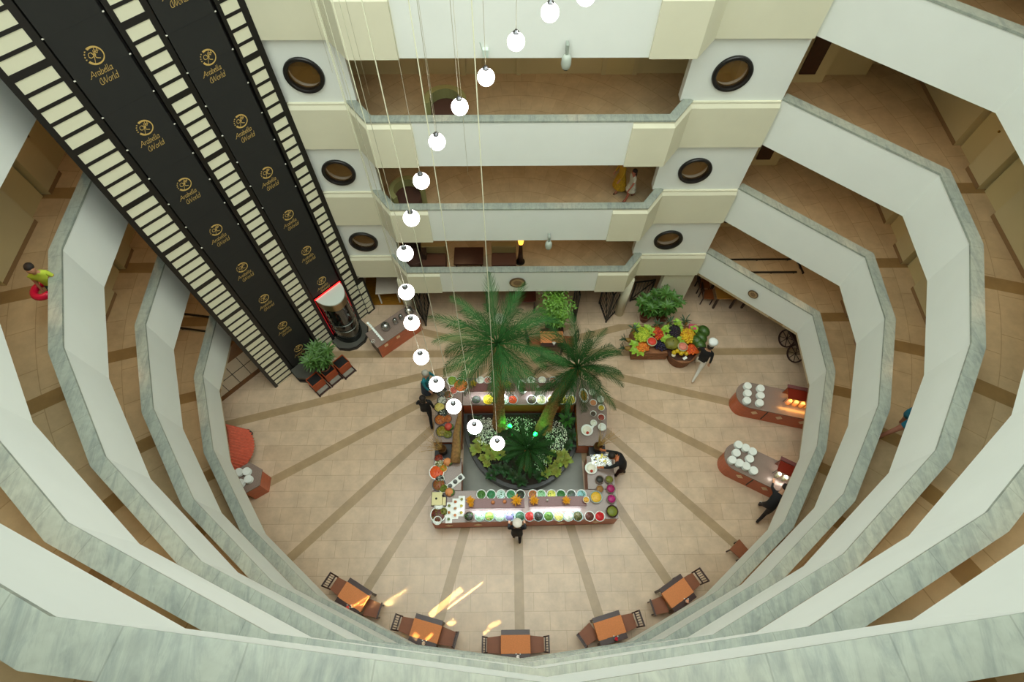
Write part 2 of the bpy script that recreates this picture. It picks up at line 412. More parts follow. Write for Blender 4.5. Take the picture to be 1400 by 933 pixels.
# --- lettering as pen strokes ---
GL = {
 'A': ([[(0,0),(.25,.5),(.5,1.0),(.62,.5),(.75,0)], [(.12,.34),(.7,.38)], [(0,0),(-.12,.03)]], .82),
 'r': ([[(.1,.62),(.12,0)], [(.12,.42),(.22,.6),(.36,.6)]], .38),
 'a': ([[(.42,.55),(.22,.62),(.05,.35),(.1,.05),(.25,.02),(.42,.3),(.46,.6)], [(.44,.5),(.44,.05),(.54,.04)]], .56),
 'b': ([[(.1,1.0),(.08,.0)], [(.09,.3),(.26,.6),(.44,.5),(.42,.15),(.25,0),(.08,.06)]], .52),
 'e': ([[(.08,.3),(.4,.42),(.38,.6),(.2,.6),(.06,.3),(.14,.02),(.42,.1)]], .46),
 'l': ([[(.1,1.05),(.08,.15),(.14,0),(.24,.06)]], .27),
 'W': ([[(-.15,.95),(-.35,.6),(-.3,.15),(-.05,.0),(.2,.1)], [(0,1),(.18,0),(.45,.95),(.62,0),(.98,1.05)], [(-.15,.95),(.05,1.02)]], 1.0),
 'o': ([[(.24,.6),(.06,.4),(.08,.08),(.26,0),(.44,.22),(.42,.52),(.24,.6)]], .52),
 'd': ([[(.46,1.08),(.44,0)], [(.44,.3),(.3,.6),(.08,.5),(.06,.12),(.24,0),(.44,.2)]], .56),
}
def pen(mb, pts, w, y=.0, t=.004):
    # flat calligraphic stroke: nib at 35 degrees
    P = [Vector((p[0], 0, p[1])) for p in pts]
    Q = []
    for i in range(len(P) - 1):
        p0 = P[max(i-1, 0)]; p1 = P[i]; p2 = P[i+1]; p3 = P[min(i+2, len(P)-1)]
        for k in range(4):
            t_ = k / 4
            Q.append(.5*((2*p1) + (-p0+p2)*t_ + (2*p0-5*p1+4*p2-p3)*t_*t_ + (-p0+3*p1-3*p2+p3)*t_**3))
    Q.append(P[-1]); nib = Vector((cos(.6), 0, sin(.6))) * w / 2
    rings = []
    for i, q in enumerate(Q):
        tg = (Q[min(i+1, len(Q)-1)] - Q[max(i-1, 0)]).normalized(); nn = Vector((-tg.z, 0, tg.x))
        ww = nn * max(w * .28, abs(nn.dot(nib)))
        rings.append([tuple(q + ww + Vector((0, y, 0))), tuple(q - ww + Vector((0, y, 0))), tuple(q - ww + Vector((0, y + t, 0))), tuple(q + ww + Vector((0, y + t, 0)))])
    mb.loft(rings)
def word(mb, s, x, z, h, w, sl=.18):
    for ch in s:
        st, adv = GL[ch]
        for pl in st:
            pen(mb, [(x + (px + pz * sl) * h * .95, z + pz * h) for px, pz in pl], w)
        x += adv * h * .95
    return x
def emblem():
    mb = MB(); n = 40; R = []
    for i in range(n + 1):   # crescent ring, open at the upper left where the stars stand
        a = radians(112 - 268 * i / n); k = i / n
        w = .006 + .020 * abs(1 - 2 * k) ** 1.1
        ro = .165; ri = ro - .008 - w * 1.3
        R.append([(ro*cos(a), 0, ro*sin(a)), (ri*cos(a), 0, ri*sin(a)), (ri*cos(a), .004, ri*sin(a)), (ro*cos(a), .004, ro*sin(a))])
    mb.loft(R)
    for i, d in enumerate((132, 150, 168, 186)):
        cx, cz = .152*cos(radians(d)), .152*sin(radians(d)); rg = []
        for y in (0, .004):
            rg.append([(cx + (.017 if k % 2 == 0 else .007)*sin(pi*k/5), y, cz + (.017 if k % 2 == 0 else .007)*cos(pi*k/5)) for k in range(10)])
        mb.loft(rg)
    for st in ([(-.06,-.13),(-.02,-.04),(.03,.09)], [(-.09,.01),(-.07,.06),(-.02,.06),(-.01,.0),(-.06,-.02),(-.09,.01)], [(-.03,-.02),(.02,.03),(.01,-.04),(.07,-.08)],
               [(-.02,.05),(.02,-.01),(.04,.06),(.07,.02),(.1,.1),(.07,.12),(.05,.08),(.11,.05)]):
        pen(mb, st, .014)
    return mb
def lettering():
    mb = MB(); word(mb, 'Arabella', -.27, -.33, .115, .0095); word(mb, 'World', -.15, -.50, .12, .0095); return mb
em0 = le0 = None
for bi, (u0, u1, uc, zs, zlow, lab) in enumerate(((.90, 1.93, 1.41, [11.80 - 1.58*i for i in range(-4, 8)], .45, 'left'), (2.70, 3.72, 3.20, [10.86 - 1.58*i for i in range(-4, 6)], 2.86, 'right'))):
    b = MB(); n = 60
    # lightly bellied cloth
    rows = [zlow + (18.35 - zlow) * i / n for i in range(n + 1)]
    if bi == 0:
        R = [[(u0 + .10, .02, zlow - .10), (u1 - .10, .02, zlow - .10), (u1 - .10, .012, zlow - .10), (u0 + .10, .012, zlow - .10)]]
    else: R = []
    for i, z in enumerate(rows): R.append([(u0, .02, z), (u1, .02, z), (u1, .012, z), (u0, .012, z)])
    b.loft(R)
    for k in range(-6, 24):
        zz = 10.38 + k * .79 - 2.37
        if zlow < zz < 18.3: b.box((u0 + .01, .02, zz), (u1 - .01, .022, zz + .008))
    bo = b.make('banner', M_CLOTH); bo.matrix_world = EM
    tag(bo, 'long black cloth banner with gold crests hanging on the %s lift bay' % lab, 'banner', 'gold crested banners on the lift tower')
    for z in zs:
        if z > 18.0: continue
        if em0 is None:
            em0 = emblem().make('emblem', M_GOLD, parent=bo); le0 = lettering().make('lettering', M_GOLD, parent=bo); e, l = em0, le0
        else: e = dup(em0, parent=bo); l = dup(le0, parent=bo)
        e.location = (uc, .0225, z + .40); l.location = (uc, .0225, z + .40)
    tie = None
    for k in range(-4, 13):
        zz = 10.38 + k * .79
        if zz < zlow or zz > 18: continue
        for ux in (u0 - .012, u1 + .012):
            if tie is None: t = tie = MB().box((-.018, .0, -.006), (.018, .03, .006)).make('tie', mat('white_tie', '#d8d4c4', .5), parent=bo)
            else: t = dup(tie, parent=bo)
            t.location = (ux, 0, zz)
# --- octagonal pit enclosures in front of each bay
def pit(u0, u1, h, lab):
    t = empty('octagonal_plinth'); t.matrix_world = EM; tag(t, lab, 'plinth')
    m = (u0 + u1) / 2
    pl = [(u0, .02), (u0, .45), (u0 + .22, .72), (m - .2, .86), (m + .2, .86), (u1 - .22, .72), (u1, .45), (u1, .02)]
    MB().prism(pl, .0, .12).make('plinth', M_BLK, parent=t)
    pi_ = [(m + (x - m) * .94, .02 + (y - .02) * .94) for x, y in pl]
    MB().prism(pi_, .12, h).make('side_panel', mat('smoked_grey', '#4b4a44', .35), parent=t)
    MB().prism([(m + (x - m) * .97, .02 + (y - .02) * .97) for x, y in pl], h, h + .03).make('top', mat('dark_grey_top', '#55544c', .3), parent=t)
pit(.74, 2.04, .32, 'dark eight-sided base under the left lift bay')
pit(2.52, 3.86, .14, 'dark eight-sided base under the glass lift car')
# --- the car
car = empty('lift_car'); car.matrix_world = EM
tag(car, 'half-round glass lift car with pale roof standing at the ground floor', 'lift car')
def half(r, y0, k=.66/.5, n=24, c=3.22):
    return [(c + r * cos(pi * i / n), y0 + r * k * sin(pi * i / n)) for i in range(n + 1)]
MB().prism(half(.50, .02), 2.70, 2.76).make('roof', mat('pale_roof', '#ccd2c6', .5), parent=car)
MB().prism(half(.495, .02), 2.36, 2.70).make('header_band', mat('brushed_bronze', '#a08a68', .3, .9), parent=car)
MB().prism(half(.48, .02), .45, 2.36).make('glass_wall', mat('dark_glass', '#1c2420', .06, trans=.5, coat=.5), parent=car)
MB().prism(half(.495, .02), .17, .45).make('skirt', mat('dark_steel', '#2b2e2b', .25, .8), parent=car)
for z in (1.35, .95):
    mb = MB(); mb.tube([(x, y, z) for x, y in half(.50, .02)], .012); mb.make('rail', mat('steel_rail', '#8f948c', .25, .9), parent=car)
M_RED = mat('red_neon', '#ff2a2a', .4, emis='#ff1515', estr=6)
mb = MB(); mb.box((2.70, .03, 2.765), (3.74, .05, 2.785)); mb.make('neon_strip', M_RED, parent=car)
mb = MB(); mb.box((2.685, .03, .5), (2.70, .05, 2.76)); mb.box((3.745, .03, .5), (3.76, .05, 2.76)); mb.make('neon_strip', mat('red_neon_dim', '#b01020', .4, emis='#d01020', estr=.5), parent=car)
# --- globe lights on cables
M_GLOBE = mat('globe_glow', '#ffffff', .3, emis='#fff8f0', estr=14)
M_CABLE = mat('pale_cable', '#b9b69a', .5)
GPX = [(801,-6),(752,17),(705.5,57),(664.5,105.5),(628.5,146),(597.5,194),(576,247.5),(562.5,298.5),(554,346.5),(555.5,399.5),(563,441.5),(576,488.5),(597,525.5),(620.5,556),(649,584),(680,606.5)]
g0 = None
for i, (x, y) in enumerate(GPX):
    z = 14.35 - i * .335
    p = W(x, y, z)
    lab = 'glowing white globe lamp, %s of the string counted from the top' % (ORD[i] if i < 15 else 'last and lowest')
    if g0 is None:
        g0 = empty('globe_lamp'); tag(g0, lab, 'lamp', 'globe lamps hanging in a spiral on long cables')
        MB().ball((0, 0, 0), .123, 24, 14).make('globe', M_GLOBE, parent=g0)
        MB().lathe((0, 0, .115), [(.045, 0), (.045, .03), (.02, .035), (.02, .06)], 14).make('cap', mat('chrome', '#7d7d80', .2, .9), parent=g0)
        MB().cyl((0, 0, .17), .0036, .0036, 9.5, 6).make('cable', M_CABLE, parent=g0); g = g0
    else: g = dup(g0, label=lab)
    g.location = p
    for ch in g.children:
        if ch.name.startswith('cable'): ch.scale[2] = (18.3 - p.z - .17) / 9.5
# plain steel wires strung through the hall
for i, (x, y) in enumerate(((455, 100), (480, 150), (505, 130), (600, 200), (640, 240))):
    p = W(x, y, 11.0)
    o = MB().cyl((0, 0, 0), .003, .003, 7.3, 6).make('suspension_wire', M_CABLE, loc=p)
    tag(o, 'thin pale suspension wire, %s of the five loose wires' % nth(i, 5), 'wire', 'loose suspension wires')
# ------------------------------------------------------------------ palms, planter, pot plants
M_FROND = mat('palm_green', '#2a5325', .6, vary=.3, vscale=3, spec=.15)
M_FROND2 = mat('palm_dark_green', '#23451c', .6, vary=.3, vscale=3, spec=.15)
M_BARK = mat('palm_bark', '#8f6a3c', .85, vary=.35, vscale=14)
M_LEAF = mat('leaf_green', '#47702a', .45, vary=.25, vscale=5)
M_LEAFD = mat('leaf_dark', '#24401d', .45, vary=.25, vscale=5)
M_LEAFY = mat('leaf_yellowgreen', '#8f9440', .45, vary=.3, vscale=8)
M_SOIL = mat('soil', '#2b2119', .9, vary=.3, vscale=12)
def frond_mesh(L, up, droop, nl, ll, seed):
    rnd = random.Random(seed); mb = MB(); pts = []
    for i in range(13):
        t = i / 12
        a = up - droop * t ** 1.3
        if i == 0: pts.append(Vector((0, 0, 0)))
        else: pts.append(pts[-1] + Vector((cos(a), 0, sin(a))) * L / 12)
    mb.tube([tuple(p) for p in pts], [.018 * (1 - .8 * i / 12) for i in range(13)], 5)
    for i in range(nl):
        t = .12 + .88 * i / nl; k = min(int(t * 12), 11); f = t * 12 - k
        p = pts[k].lerp(pts[k + 1], f); d = (pts[k + 1] - pts[k]).normalized()
        l = ll * (sin(pi * min(1, t * .92 + .12)) ** .6 + .12) * rnd.uniform(.85, 1.1)
        for s in (1, -1):
            side = Vector((0, s, 0)); dirn = (d * 1.0 + side * .72 + Vector((0, 0, -.30 + rnd.uniform(-.25, .2)))).normalized()
            w = d * .014
            mid = p + dirn * l * .55; tip = p + dirn * l + Vector((0, 0, -l * .28))
            up_ = Vector((0, 0, .008))
            mb.add([tuple(p - w), tuple(p + w), tuple(mid + w * .9 + up_), tuple(mid - w * .9 + up_), tuple(tip)], [(0, 1, 2, 3), (3, 2, 4)])
    return mb
def palm(label, base, top, bend, r0, r1, L, n, M_F, seed, flare=1.0, ups=(1.35, -.25), grow=1.0):
    rnd = random.Random(seed); root = empty('palm_tree', base); tag(root, label, 'palm tree')
    top = Vector(top) - Vector(base); mb = MB(); rings = []; N = 64
    for i in range(N + 1):
        t = i / N; p = top * t + Vector(bend) * sin(pi * t)
        r = (r0 + (r1 - r0) * t) * (1 + (.35 * (1 - t * 5) if t < .2 else 0) * flare)
        q_ = [r * (1 + (.13 if (i // 2 + k // 2) % 2 else -.10) + .05 * rnd.uniform(-1, 1)) for k in range(20)]; rings.append([(p.x + q_[k] * cos(2*pi*(k + .5*(i % 4))/20), p.y + q_[k] * sin(2*pi*(k + .5*(i % 4))/20), p.z - (.03 if (i // 2 + k // 2) % 2 else 0)) for k in range(20)])
    mb.loft(rings); mb.make('trunk', M_BARK, parent=root)
    vs = [frond_mesh(L, .0, dr, 34, L * .19, seed + j) for j, dr in enumerate((1.2, 1.6, 2.0))]
    ms = [v.make('frond', M_F, parent=root) for v in vs]
    for i in range(n):
        o = ms[i] if i < 3 else dup(ms[i % 3], parent=root)
        k = i / n; el = ups[0] + (ups[1] - ups[0]) * k
        o.location = top + Vector((0, 0, .02)); o.rotation_euler = (0, -el, i * 2.39996 + rnd.uniform(-.2, .2)); o.scale = (rnd.uniform(.88, 1.06),)*3
    return root
palm('tallest date palm rising beside the globe lamps with a straight scaly trunk', (-.54, 6.69, .38), (-.50, 6.72, 6.1), (0, 0, 0), .17, .15, 1.98, 34, M_FROND, 3)
palm('leaning date palm with dark fronds on the right of the planter', (.94, 6.60, .38), (1.78, 7.22, 3.7), (-.12, .02, 0), .20, .15, 1.75, 30, M_FROND2, 8)
palm('smallest low palm at the front of the planter', (.33, 5.30, .38), (.35, 5.42, 1.75), (0, 0, 0), .12, .10, 1.05, 22, M_FROND2, 15)
# planter
pl = [(0.22 + 1.97 * cos(a), 6.95 + 2.42 * sin(a)) for a in [radians(180 + 180 * i / 28) for i in range(29)]] + [(2.19, 7.12), (-1.75, 7.12)]
t = empty('planter'); tag(t, 'large dark boat-shaped planter in the middle of the buffet', 'planter')
cx, cy = .22, 6.5
inner = [(cx + (x - cx) * .94, cy + (y - cy) * .94) for x, y in pl]
mb = MB(); A_ = pl + [pl[0]]; B_ = inner + [inner[0]]
mb.loft([[(A_[i][0], A_[i][1], 0), (A_[i][0], A_[i][1], .40), (B_[i][0], B_[i][1], .40), (B_[i][0], B_[i][1], 0)] for i in range(len(A_))], cap0=False, cap1=False)
mb.make('wall', mat('planter_dark', '#25231f', .3), parent=t)
MB().prism(inner, .1, .36).make('soil', M_SOIL, parent=t)
o = MB().box((-1.75, 4.40, 0), (2.2, 7.2, .012)).make('floor', mat('grey_slate', '#76786c', .35, vary=.12, vscale=2)); struct(o, 'grey stone paving inside the buffet ring')
def rosette(n, L, w, up, mb=None, z=0, seed=1, c=(0, 0)):
    mb = mb or MB(); rnd = random.Random(seed)
    for i in range(n):
        a = i * 2.4 + rnd.uniform(-.3, .3); e = up * rnd.uniform(.5, 1.2); l = L * rnd.uniform(.7, 1.1)
        d = Vector((cos(a), sin(a), 0)); s = Vector((-sin(a), cos(a), 0)); pts = []
        for k, (t, ww) in enumerate(((0, .25), (.35, 1), (.7, .8), (1, .08))):
            ce = e - t * 1.0; p = d * l * t * cos(e * .6) + Vector((c[0], c[1], z + l * (sin(e) * t - .45 * t * t)))
            pts.append((p + s * w * ww, p - s * w * ww, p + Vector((0, 0, -w * .25 * ww))))
        for k in range(3):
            A, B, C_ = pts[k]; D, E_, F = pts[k + 1]
            mb.add([tuple(A), tuple(C_), tuple(F), tuple(D), tuple(B), tuple(E_)], [(0, 1, 2, 3), (1, 4, 5, 2)])
    return mb
def inside(x, y):
    return ((x - .22) / 1.75) ** 2 + ((y - 6.95) / 2.15) ** 2 < 1 and y < 7.0
cr0 = rosette(16, .24, .05, 1.2, seed=2).make('croton', M_LEAFY); cr0.location = (-1.0, 5.9, .40)
PX = [(-1.0,5.9),(-1.25,6.1),(-.85,5.65),(-1.1,5.55),(-.72,5.9),(-1.3,5.85),(1.15,5.2),(1.35,5.35),(1.5,5.6),(1.05,5.45),(1.3,5.05),(1.65,5.45),(1.2,5.7),(.95,5.05),(-.55,5.65),(-.95,5.35)]
for i, (x, y) in enumerate(PX):
    o = cr0 if i == 0 else dup(cr0, (x, y, .40), rz=i * 1.1, scale=.85 + .25 * (i % 3))
    side = 'left' if x < 0 else 'right'
    tag(o, 'low yellow-green croton plant in the clump on the %s side of the planter' % side, 'plant', 'croton clump on the %s of the planter' % side)
dk0 = rosette(14, .3, .06, 1.0, seed=5).make('broadleaf_plant', M_LEAFD)
for i, (x, y) in enumerate([(-.35,5.15),(-.6,5.2),(-.1,4.95),(.75,4.95),(-1.4,6.5),(1.9,6.3),(1.75,5.95),(-1.3,6.85),(1.8,6.8),(.15,4.8),(-.8,5.0),(-.3,5.6),(1.6,6.5),(.6,5.2)]):
    o = dk0 if i == 0 else dup(dk0)
    o.location = (x, y, .37); o.rotation_euler[2] = i
    side = 'left' if x < .2 else 'right'
    tag(o, 'dark green broad-leaved plant along the %s edge of the planter' % side, 'plant', 'broad-leaved plants on the %s edge of the planter' % side)
fr = rosette(16, .42, .05, 1.25, seed=9).make('spider_plant', mat('bright_leaf', '#3f7d2c', .45)); fr.location = (1.75, 6.85, .38)
tag(fr, 'bright green spiky plant at the back right corner of the planter', 'plant')
# white flowering ground cover: too many to count
mb = MB(); rnd = random.Random(4); mg = MB()
for (cx_, cy_, rx, ry, n) in ((-1.0,6.45,.35,.5,360),(1.35,6.25,.35,.55,420),(.8,5.4,.2,.35,160),(.1,6.7,.6,.25,240),(.45,6.1,.35,.35,120)):
    for i in range(n):
        a = rnd.uniform(0, 2*pi); r = sqrt(rnd.random()); x = cx_ + rx * r * cos(a); y = cy_ + ry * r * sin(a)
        if not inside(x, y): continue
        z = .44 + rnd.uniform(0, .12); s = rnd.uniform(.008, .02)
        b = rnd.uniform(0, 6); mb.add([(x + s*cos(b+q*1.57), y + s*1.4*sin(b+q*1.57), z + rnd.uniform(-.005, .005)) for q in range(4)], [(0, 1, 2, 3)])
        mg.add([(x-.004, y, .36), (x+.004, y, .36), (x, y, z)], [(0, 1, 2)])
o = mb.make('white_flowers', mat('white_petal', '#dfe4cf', .6)); tag(o, 'drifts of tiny white flowers between the palms', 'flowers', kind='stuff')
mg.make('stems', M_LEAFD, parent=o)
mb = MB(); 
for i in range(900):
    x = rnd.uniform(-1.6, 2.05); y = rnd.uniform(4.7, 7.0)
    if inside(x, y):
        a = rnd.uniform(0, 6.3); l = rnd.uniform(.06, .16); z = .36
        mb.add([(x, y, z), (x + l*.5*cos(a) - .012*sin(a), y + l*.5*sin(a) + .012*cos(a), z + l*.8), (x + l*cos(a), y + l*sin(a), z + l*.7), (x + l*.5*cos(a) + .012*sin(a), y + l*.5*sin(a) - .012*cos(a), z + l*.75)], [(0, 1, 2, 3)])
o = mb.make('ground_cover', M_LEAFD); tag(o, 'dark leafy ground cover filling the planter', 'plants', kind='stuff')
# green spotlights
gl = None
M_GRN = mat('green_glow', '#20ff60', .3, emis='#18ff50', estr=14)
for i, (x, y, lab) in enumerate(((697, 583, 'green glowing spotlight between the two tall palms'), (732, 594, 'green glowing spotlight above the small palm'))):
    p = W(x, y, .95)
    if gl is None:
        gl = empty('garden_light'); MB().ball((0, 0, 0), .07).make('bulb', M_GRN, parent=gl); MB().cyl((0, 0, -.58), .012, .012, .55, 8).make('spike', M_BLK, parent=gl); o = gl
    else: o = dup(gl)
    o.location = p; tag(o, lab, 'light')
    l = bpy.data.lights.new('green', 'POINT'); l.energy = 10; l.color = (.03, 1, .12); l.shadow_soft_size = .1
    q = bpy.data.objects.new('green_light', l); COL.objects.link(q); q.location = p + Vector((0, -.02, .12))
# rock fountain step shape left of palm
o = MB().box((-1.45, 6.62, .36), (-.85, 6.72, .44)).box((-1.4, 6.78, .36), (-.8, 6.86, .50)).box((-1.5, 6.45, .36), (-.9, 6.54, .40)).make('stone_steps', mat('pale_stone', '#8b8f7a', .7)); tag(o, 'three pale stone ledges behind the left flower drift', 'stone steps')
# potted plants right under the facade
M_POT = mat('terracotta', '#7d4a33', .6)
def potplant(label, base, pr, ph, stems, hgt, leafn, L, w, M_L, spread, seed, cat='potted plant', name='potted_plant'):
    rnd = random.Random(seed); r = empty(name, base); tag(r, label, cat)
    MB().lathe((0, 0, 0), [(pr*.7, 0), (pr*.95, ph*.85), (pr*1.05, ph*.85), (pr*1.05, ph), (pr*.9, ph), (pr*.88, ph*.9), (0, ph*.9)], 20).make('pot', M_POT, parent=r)
    mb = MB(); st = MB()
    for s in range(stems):
        a = s * 2.4; d = spread * sqrt((s + .5) / stems); tx, ty = d*cos(a), d*sin(a); h = hgt * rnd.uniform(.6, 1.0)
        pts = [(pr*.3*cos(a), pr*.3*sin(a), ph*.9), (tx*.6, ty*.6, ph + h*.5), (tx, ty, ph + h)]
        st.tube(pts, [.02, .016, .01], 6)
        for q in (1.0, .72, .45):
            rosette(leafn, L, w, 1.0, mb, z=ph + h*q, seed=seed*100 + s*7 + int(q*10), c=(tx*(.2+.8*q), ty*(.2+.8*q)))
    st.make('stem', M_BARK, parent=r); mb.make('foliage', M_L, parent=r); return r
potplant('left of two leafy dracaenas in terracotta pots under the right windows', (4.92, 11.0, 0), .20, .34, 6, 1.2, 15, .32, .04, M_LEAF, .42, 3)
potplant('right of two leafy dracaenas in terracotta pots under the right windows', (5.5, 10.9, 0), .22, .36, 8, 1.5, 15, .33, .04, M_LEAF, .40, 6)
potplant('leafy dracaena standing in the wooden planter boxes before the lift', (-6.72, 8.9, 0), .20, .50, 9, 1.15, 18, .38, .03, mat('dracaena_green', '#4e7233', .45, vary=.2), .42, 12)
# bamboo like feathery tree
r = empty('bamboo_tree', W(757, 452, 0)); tag(r, 'bushy feathery light green tree behind the small dining table', 'tree')
MB().box((-.32, -.32, 0), (.32, .32, .45)).make('tub', mat('dark_tub', '#2a1a14', .5), parent=r)
mb = MB(); st = MB(); rnd = random.Random(21)
for s in range(26):
    a = rnd.uniform(0, 6.3); d = rnd.uniform(.05, .62); h = rnd.uniform(1.4, 2.25)
    pts = [Vector((.1*cos(a), .1*sin(a), .4)), Vector((d*.5*cos(a), d*.5*sin(a), h*.6)), Vector((d*cos(a), d*sin(a), h))]
    st.tube(pts, [.012, .009, .004], 5)
    for k in range(80):
        t = rnd.uniform(.3, 1); p = (pts[0].lerp(pts[1], t*2) if t < .5 else pts[1].lerp(pts[2], t*2-1)) + Vector((rnd.gauss(0, .12), rnd.gauss(0, .12), rnd.gauss(0, .08)))
        b = rnd.uniform(0, 6.3); l = rnd.uniform(.09, .17); u_ = Vector((cos(b), sin(b), -.25)); v_ = Vector((-sin(b), cos(b), 0)) * .024
        mb.add([tuple(p), tuple(p + u_*l*.5 + v_), tuple(p + u_*l), tuple(p + u_*l*.5 - v_)], [(0, 1, 2, 3)])
st.make('stem', M_LEAF, parent=r); mb.make('foliage', mat('feathery_green', '#6c9a34', .5, vary=.25, vscale=4), parent=r)
# ------------------------------------------------------------------ buffet ring
M_RW = mat('red_wood', '#bb5a30', .35, vary=.15, vscale=5, stretch=(1, 1, 6))
M_GRAN = mat('granite_top', '#8a776c', .22, vary=.3, vscale=60)
M_PURP = mat('brown_shelf', '#7b4b48', .3, vary=.1, vscale=20)
M_DIA = mat('diamond_inlay', '#e9c9a0', .4)
M_STEEL = mat('steel', '#a9aaa6', .25, .9)
M_CHINA = mat('white_china', '#e9ece4', .25)
M_GLASSB = mat('glass_bowl', '#cfe6df', .08, trans=.4, alpha=.75)
def counter(label, poly, h=.9, dia=(), inset=.012):
    t = empty('buffet_counter'); tag(t, label, 'counter')
    cx = sum(p[0] for p in poly)/len(poly); cy = sum(p[1] for p in poly)/len(poly)
    def sh(d): 
        out = []
        for x, y in poly:
            l = hypot(x-cx, y-cy); out.append((x - (x-cx)/l*d, y - (y-cy)/l*d))
        return out
    MB().prism(sh(.06), 0, .08).make('kick_board', M_BLK, parent=t)
    MB().prism(sh(inset), .08, h - .04).make('body', M_RW, parent=t)
    MB().prism(poly, h - .04, h).make('worktop', M_GRAN, parent=t)
    for (x, y, rz) in dia:
        d = MB().loft([[(-.13, yy, 0), (0, yy, -.16), (.13, yy, 0), (0, yy, .16)] for yy in (-.014, .0)]).make('diamond_inlay', M_DIA, parent=t)
        d.location = (x, y, h - .4); d.rotation_euler[2] = rz
    return t
counter('long front counter of the buffet with bowls of salad', [(-2.58, 3.42), (3.07, 3.50), (3.05, 4.38), (-2.58, 4.38)], dia=[(-2.1, 3.42, .012), (-1.2, 3.435, .012), (.2, 3.45, .012), (1.35, 3.47, .012), (2.45, 3.49, .012)])
counter('left counter of the buffet, lower half, below the dried branches', [(-2.62, 4.40), (-1.72, 4.40), (-1.74, 5.42), (-2.62, 5.42)])
counter('left counter of the buffet, upper half, beside the person in teal', [(-2.68, 5.95), (-1.78, 5.95), (-1.78, 8.22), (-2.60, 8.22)])
counter('back counter of the buffet with lit bowls', [(-1.76, 7.22), (1.98, 7.22), (2.25, 8.20), (-1.76, 8.22)], dia=[(-1.2, 7.27, 0), (.45, 7.27, 0), (1.2, 7.27, 0)])
counter('right counter of the buffet, rounded upper half', [(2.0, 5.80), (2.84, 5.78), (2.98, 6.4), (3.04, 7.05), (2.86, 7.55), (2.55, 7.98), (2.27, 8.15), (2.02, 7.3)])
counter('right counter of the buffet, lower half with the magenta bowls', [(2.22, 4.40), (3.05, 4.40), (3.10, 5.50), (2.24, 5.44)])
# overshelves
def overshelf(label, x0, x1, y0, y1, z):
    t = empty('buffet_shelf', ((x0+x1)/2, (y0+y1)/2, .9)); tag(t, label, 'shelf'); hx = (x1-x0)/2; hy = (y1-y0)/2
    MB().bbox((-hx, -hy, z-.94), (hx, hy, z-.9)).make('board', M_PURP, parent=t)
    MB().box((-hx + .05, -.02, z-.97), (hx - .05, .02, z-.94)).make('light_strip', mat('cool_tube', '#e4ecff', .3, emis='#dfe8ff', estr=7), parent=t)
    for x in (-hx + .06, 0, hx - .06):
        MB().cyl((x, hy - .05, 0), .015, .015, z-.94, 10).make('post', M_STEEL, parent=t)
    l = bpy.data.lights.new('shelf_light', 'AREA'); l.shape = 'RECTANGLE'; l.size = (x1-x0)*.9; l.size_y = .06; l.energy = 9; l.color = (.85, .92, 1)
    q = bpy.data.objects.new('shelf_light', l); COL.objects.link(q); q.location = ((x0+x1)/2, y0 + .04, z-.08); q.rotation_euler = (radians(-25), 0, 0)
for a in (('left brown shelf over the front salad bowls', -1.54, .22, 3.76, 4.05, 1.3), ('right brown shelf over the front salad bowls', .34, 2.08, 3.80, 4.09, 1.3),
          ('left brown shelf over the back bowls', -1.56, .0, 7.55, 7.84, 1.3), ('right brown shelf over the back bowls', .30, 1.84, 7.55, 7.84, 1.3)): overshelf(*a)
# bowls
BOWL = {}
def bowl_mesh(kind, r):
    k = (kind, r)
    if k in BOWL: return BOWL[k]
    mb = MB()
    if kind == 'platter': mb.lathe((0, 0, 0), [(r*.6, 0), (r, .025), (r*1.02, .03), (r*.98, .034), (r*.62, .012), (0, .012)], 28)
    else: mb.lathe((0, 0, 0), [(r*.45, 0), (r*.5, .008), (r*.85, .06), (r, .10), (r*1.03, .104), (r*.96, .104), (r*.82, .066), (r*.45, .02), (0, .018)], 28)
    BOWL[k] = mb; return mb
def heap(r, cols, z, h, n, s, seed, sx=1, sy=1):
    rnd = random.Random(seed); mb = MB()
    mb.cur = 0; mb.lathe((0, 0, z), [(r, 0), (r*.85, h*.45), (r*.5, h*.8), (0, h)], 14, True, sx, sy)
    for i in range(n):
        a = rnd.uniform(0, 6.3); q = sqrt(rnd.random()) * r * .92
        mb.cur = rnd.randrange(len(cols)); zz = z + h * (1 - (q/r)**2) * .9
        mb.ball((q*cos(a)*sx, q*sin(a)*sy, zz), s * rnd.uniform(.7, 1.2), 6, 4)
    return mb
def foodmats(cols): return [mat('food_' + c.strip('#'), c, .45, vary=.15, vscale=30) for c in cols]
SEED = [100]
def dish(name, label, cat, pos, r, kind, china, cols, h=.05, n=26, s=.018, group=None):
    SEED[0] += 1
    b = bowl_mesh(kind, r).make(name, china, loc=pos); BOWL.pop((kind, r), None)
    tag(b, label, cat, group)
    ri = r * (.90 if kind == 'bowl' else .97); z = .07 if kind == 'bowl' else .014
    heap(ri, cols, z, h, n, s, SEED[0]).make('food', foodmats(cols), parent=b)
    return b
G, LG, R_, Y, WH, BR, PU, OR, DK, MG = '#3e6b22', '#8fae4a', '#b3261c', '#d8b832', '#dfe3cf', '#6d3a20', '#8d84b8', '#d8701c', '#2a2a22', '#a3145c'
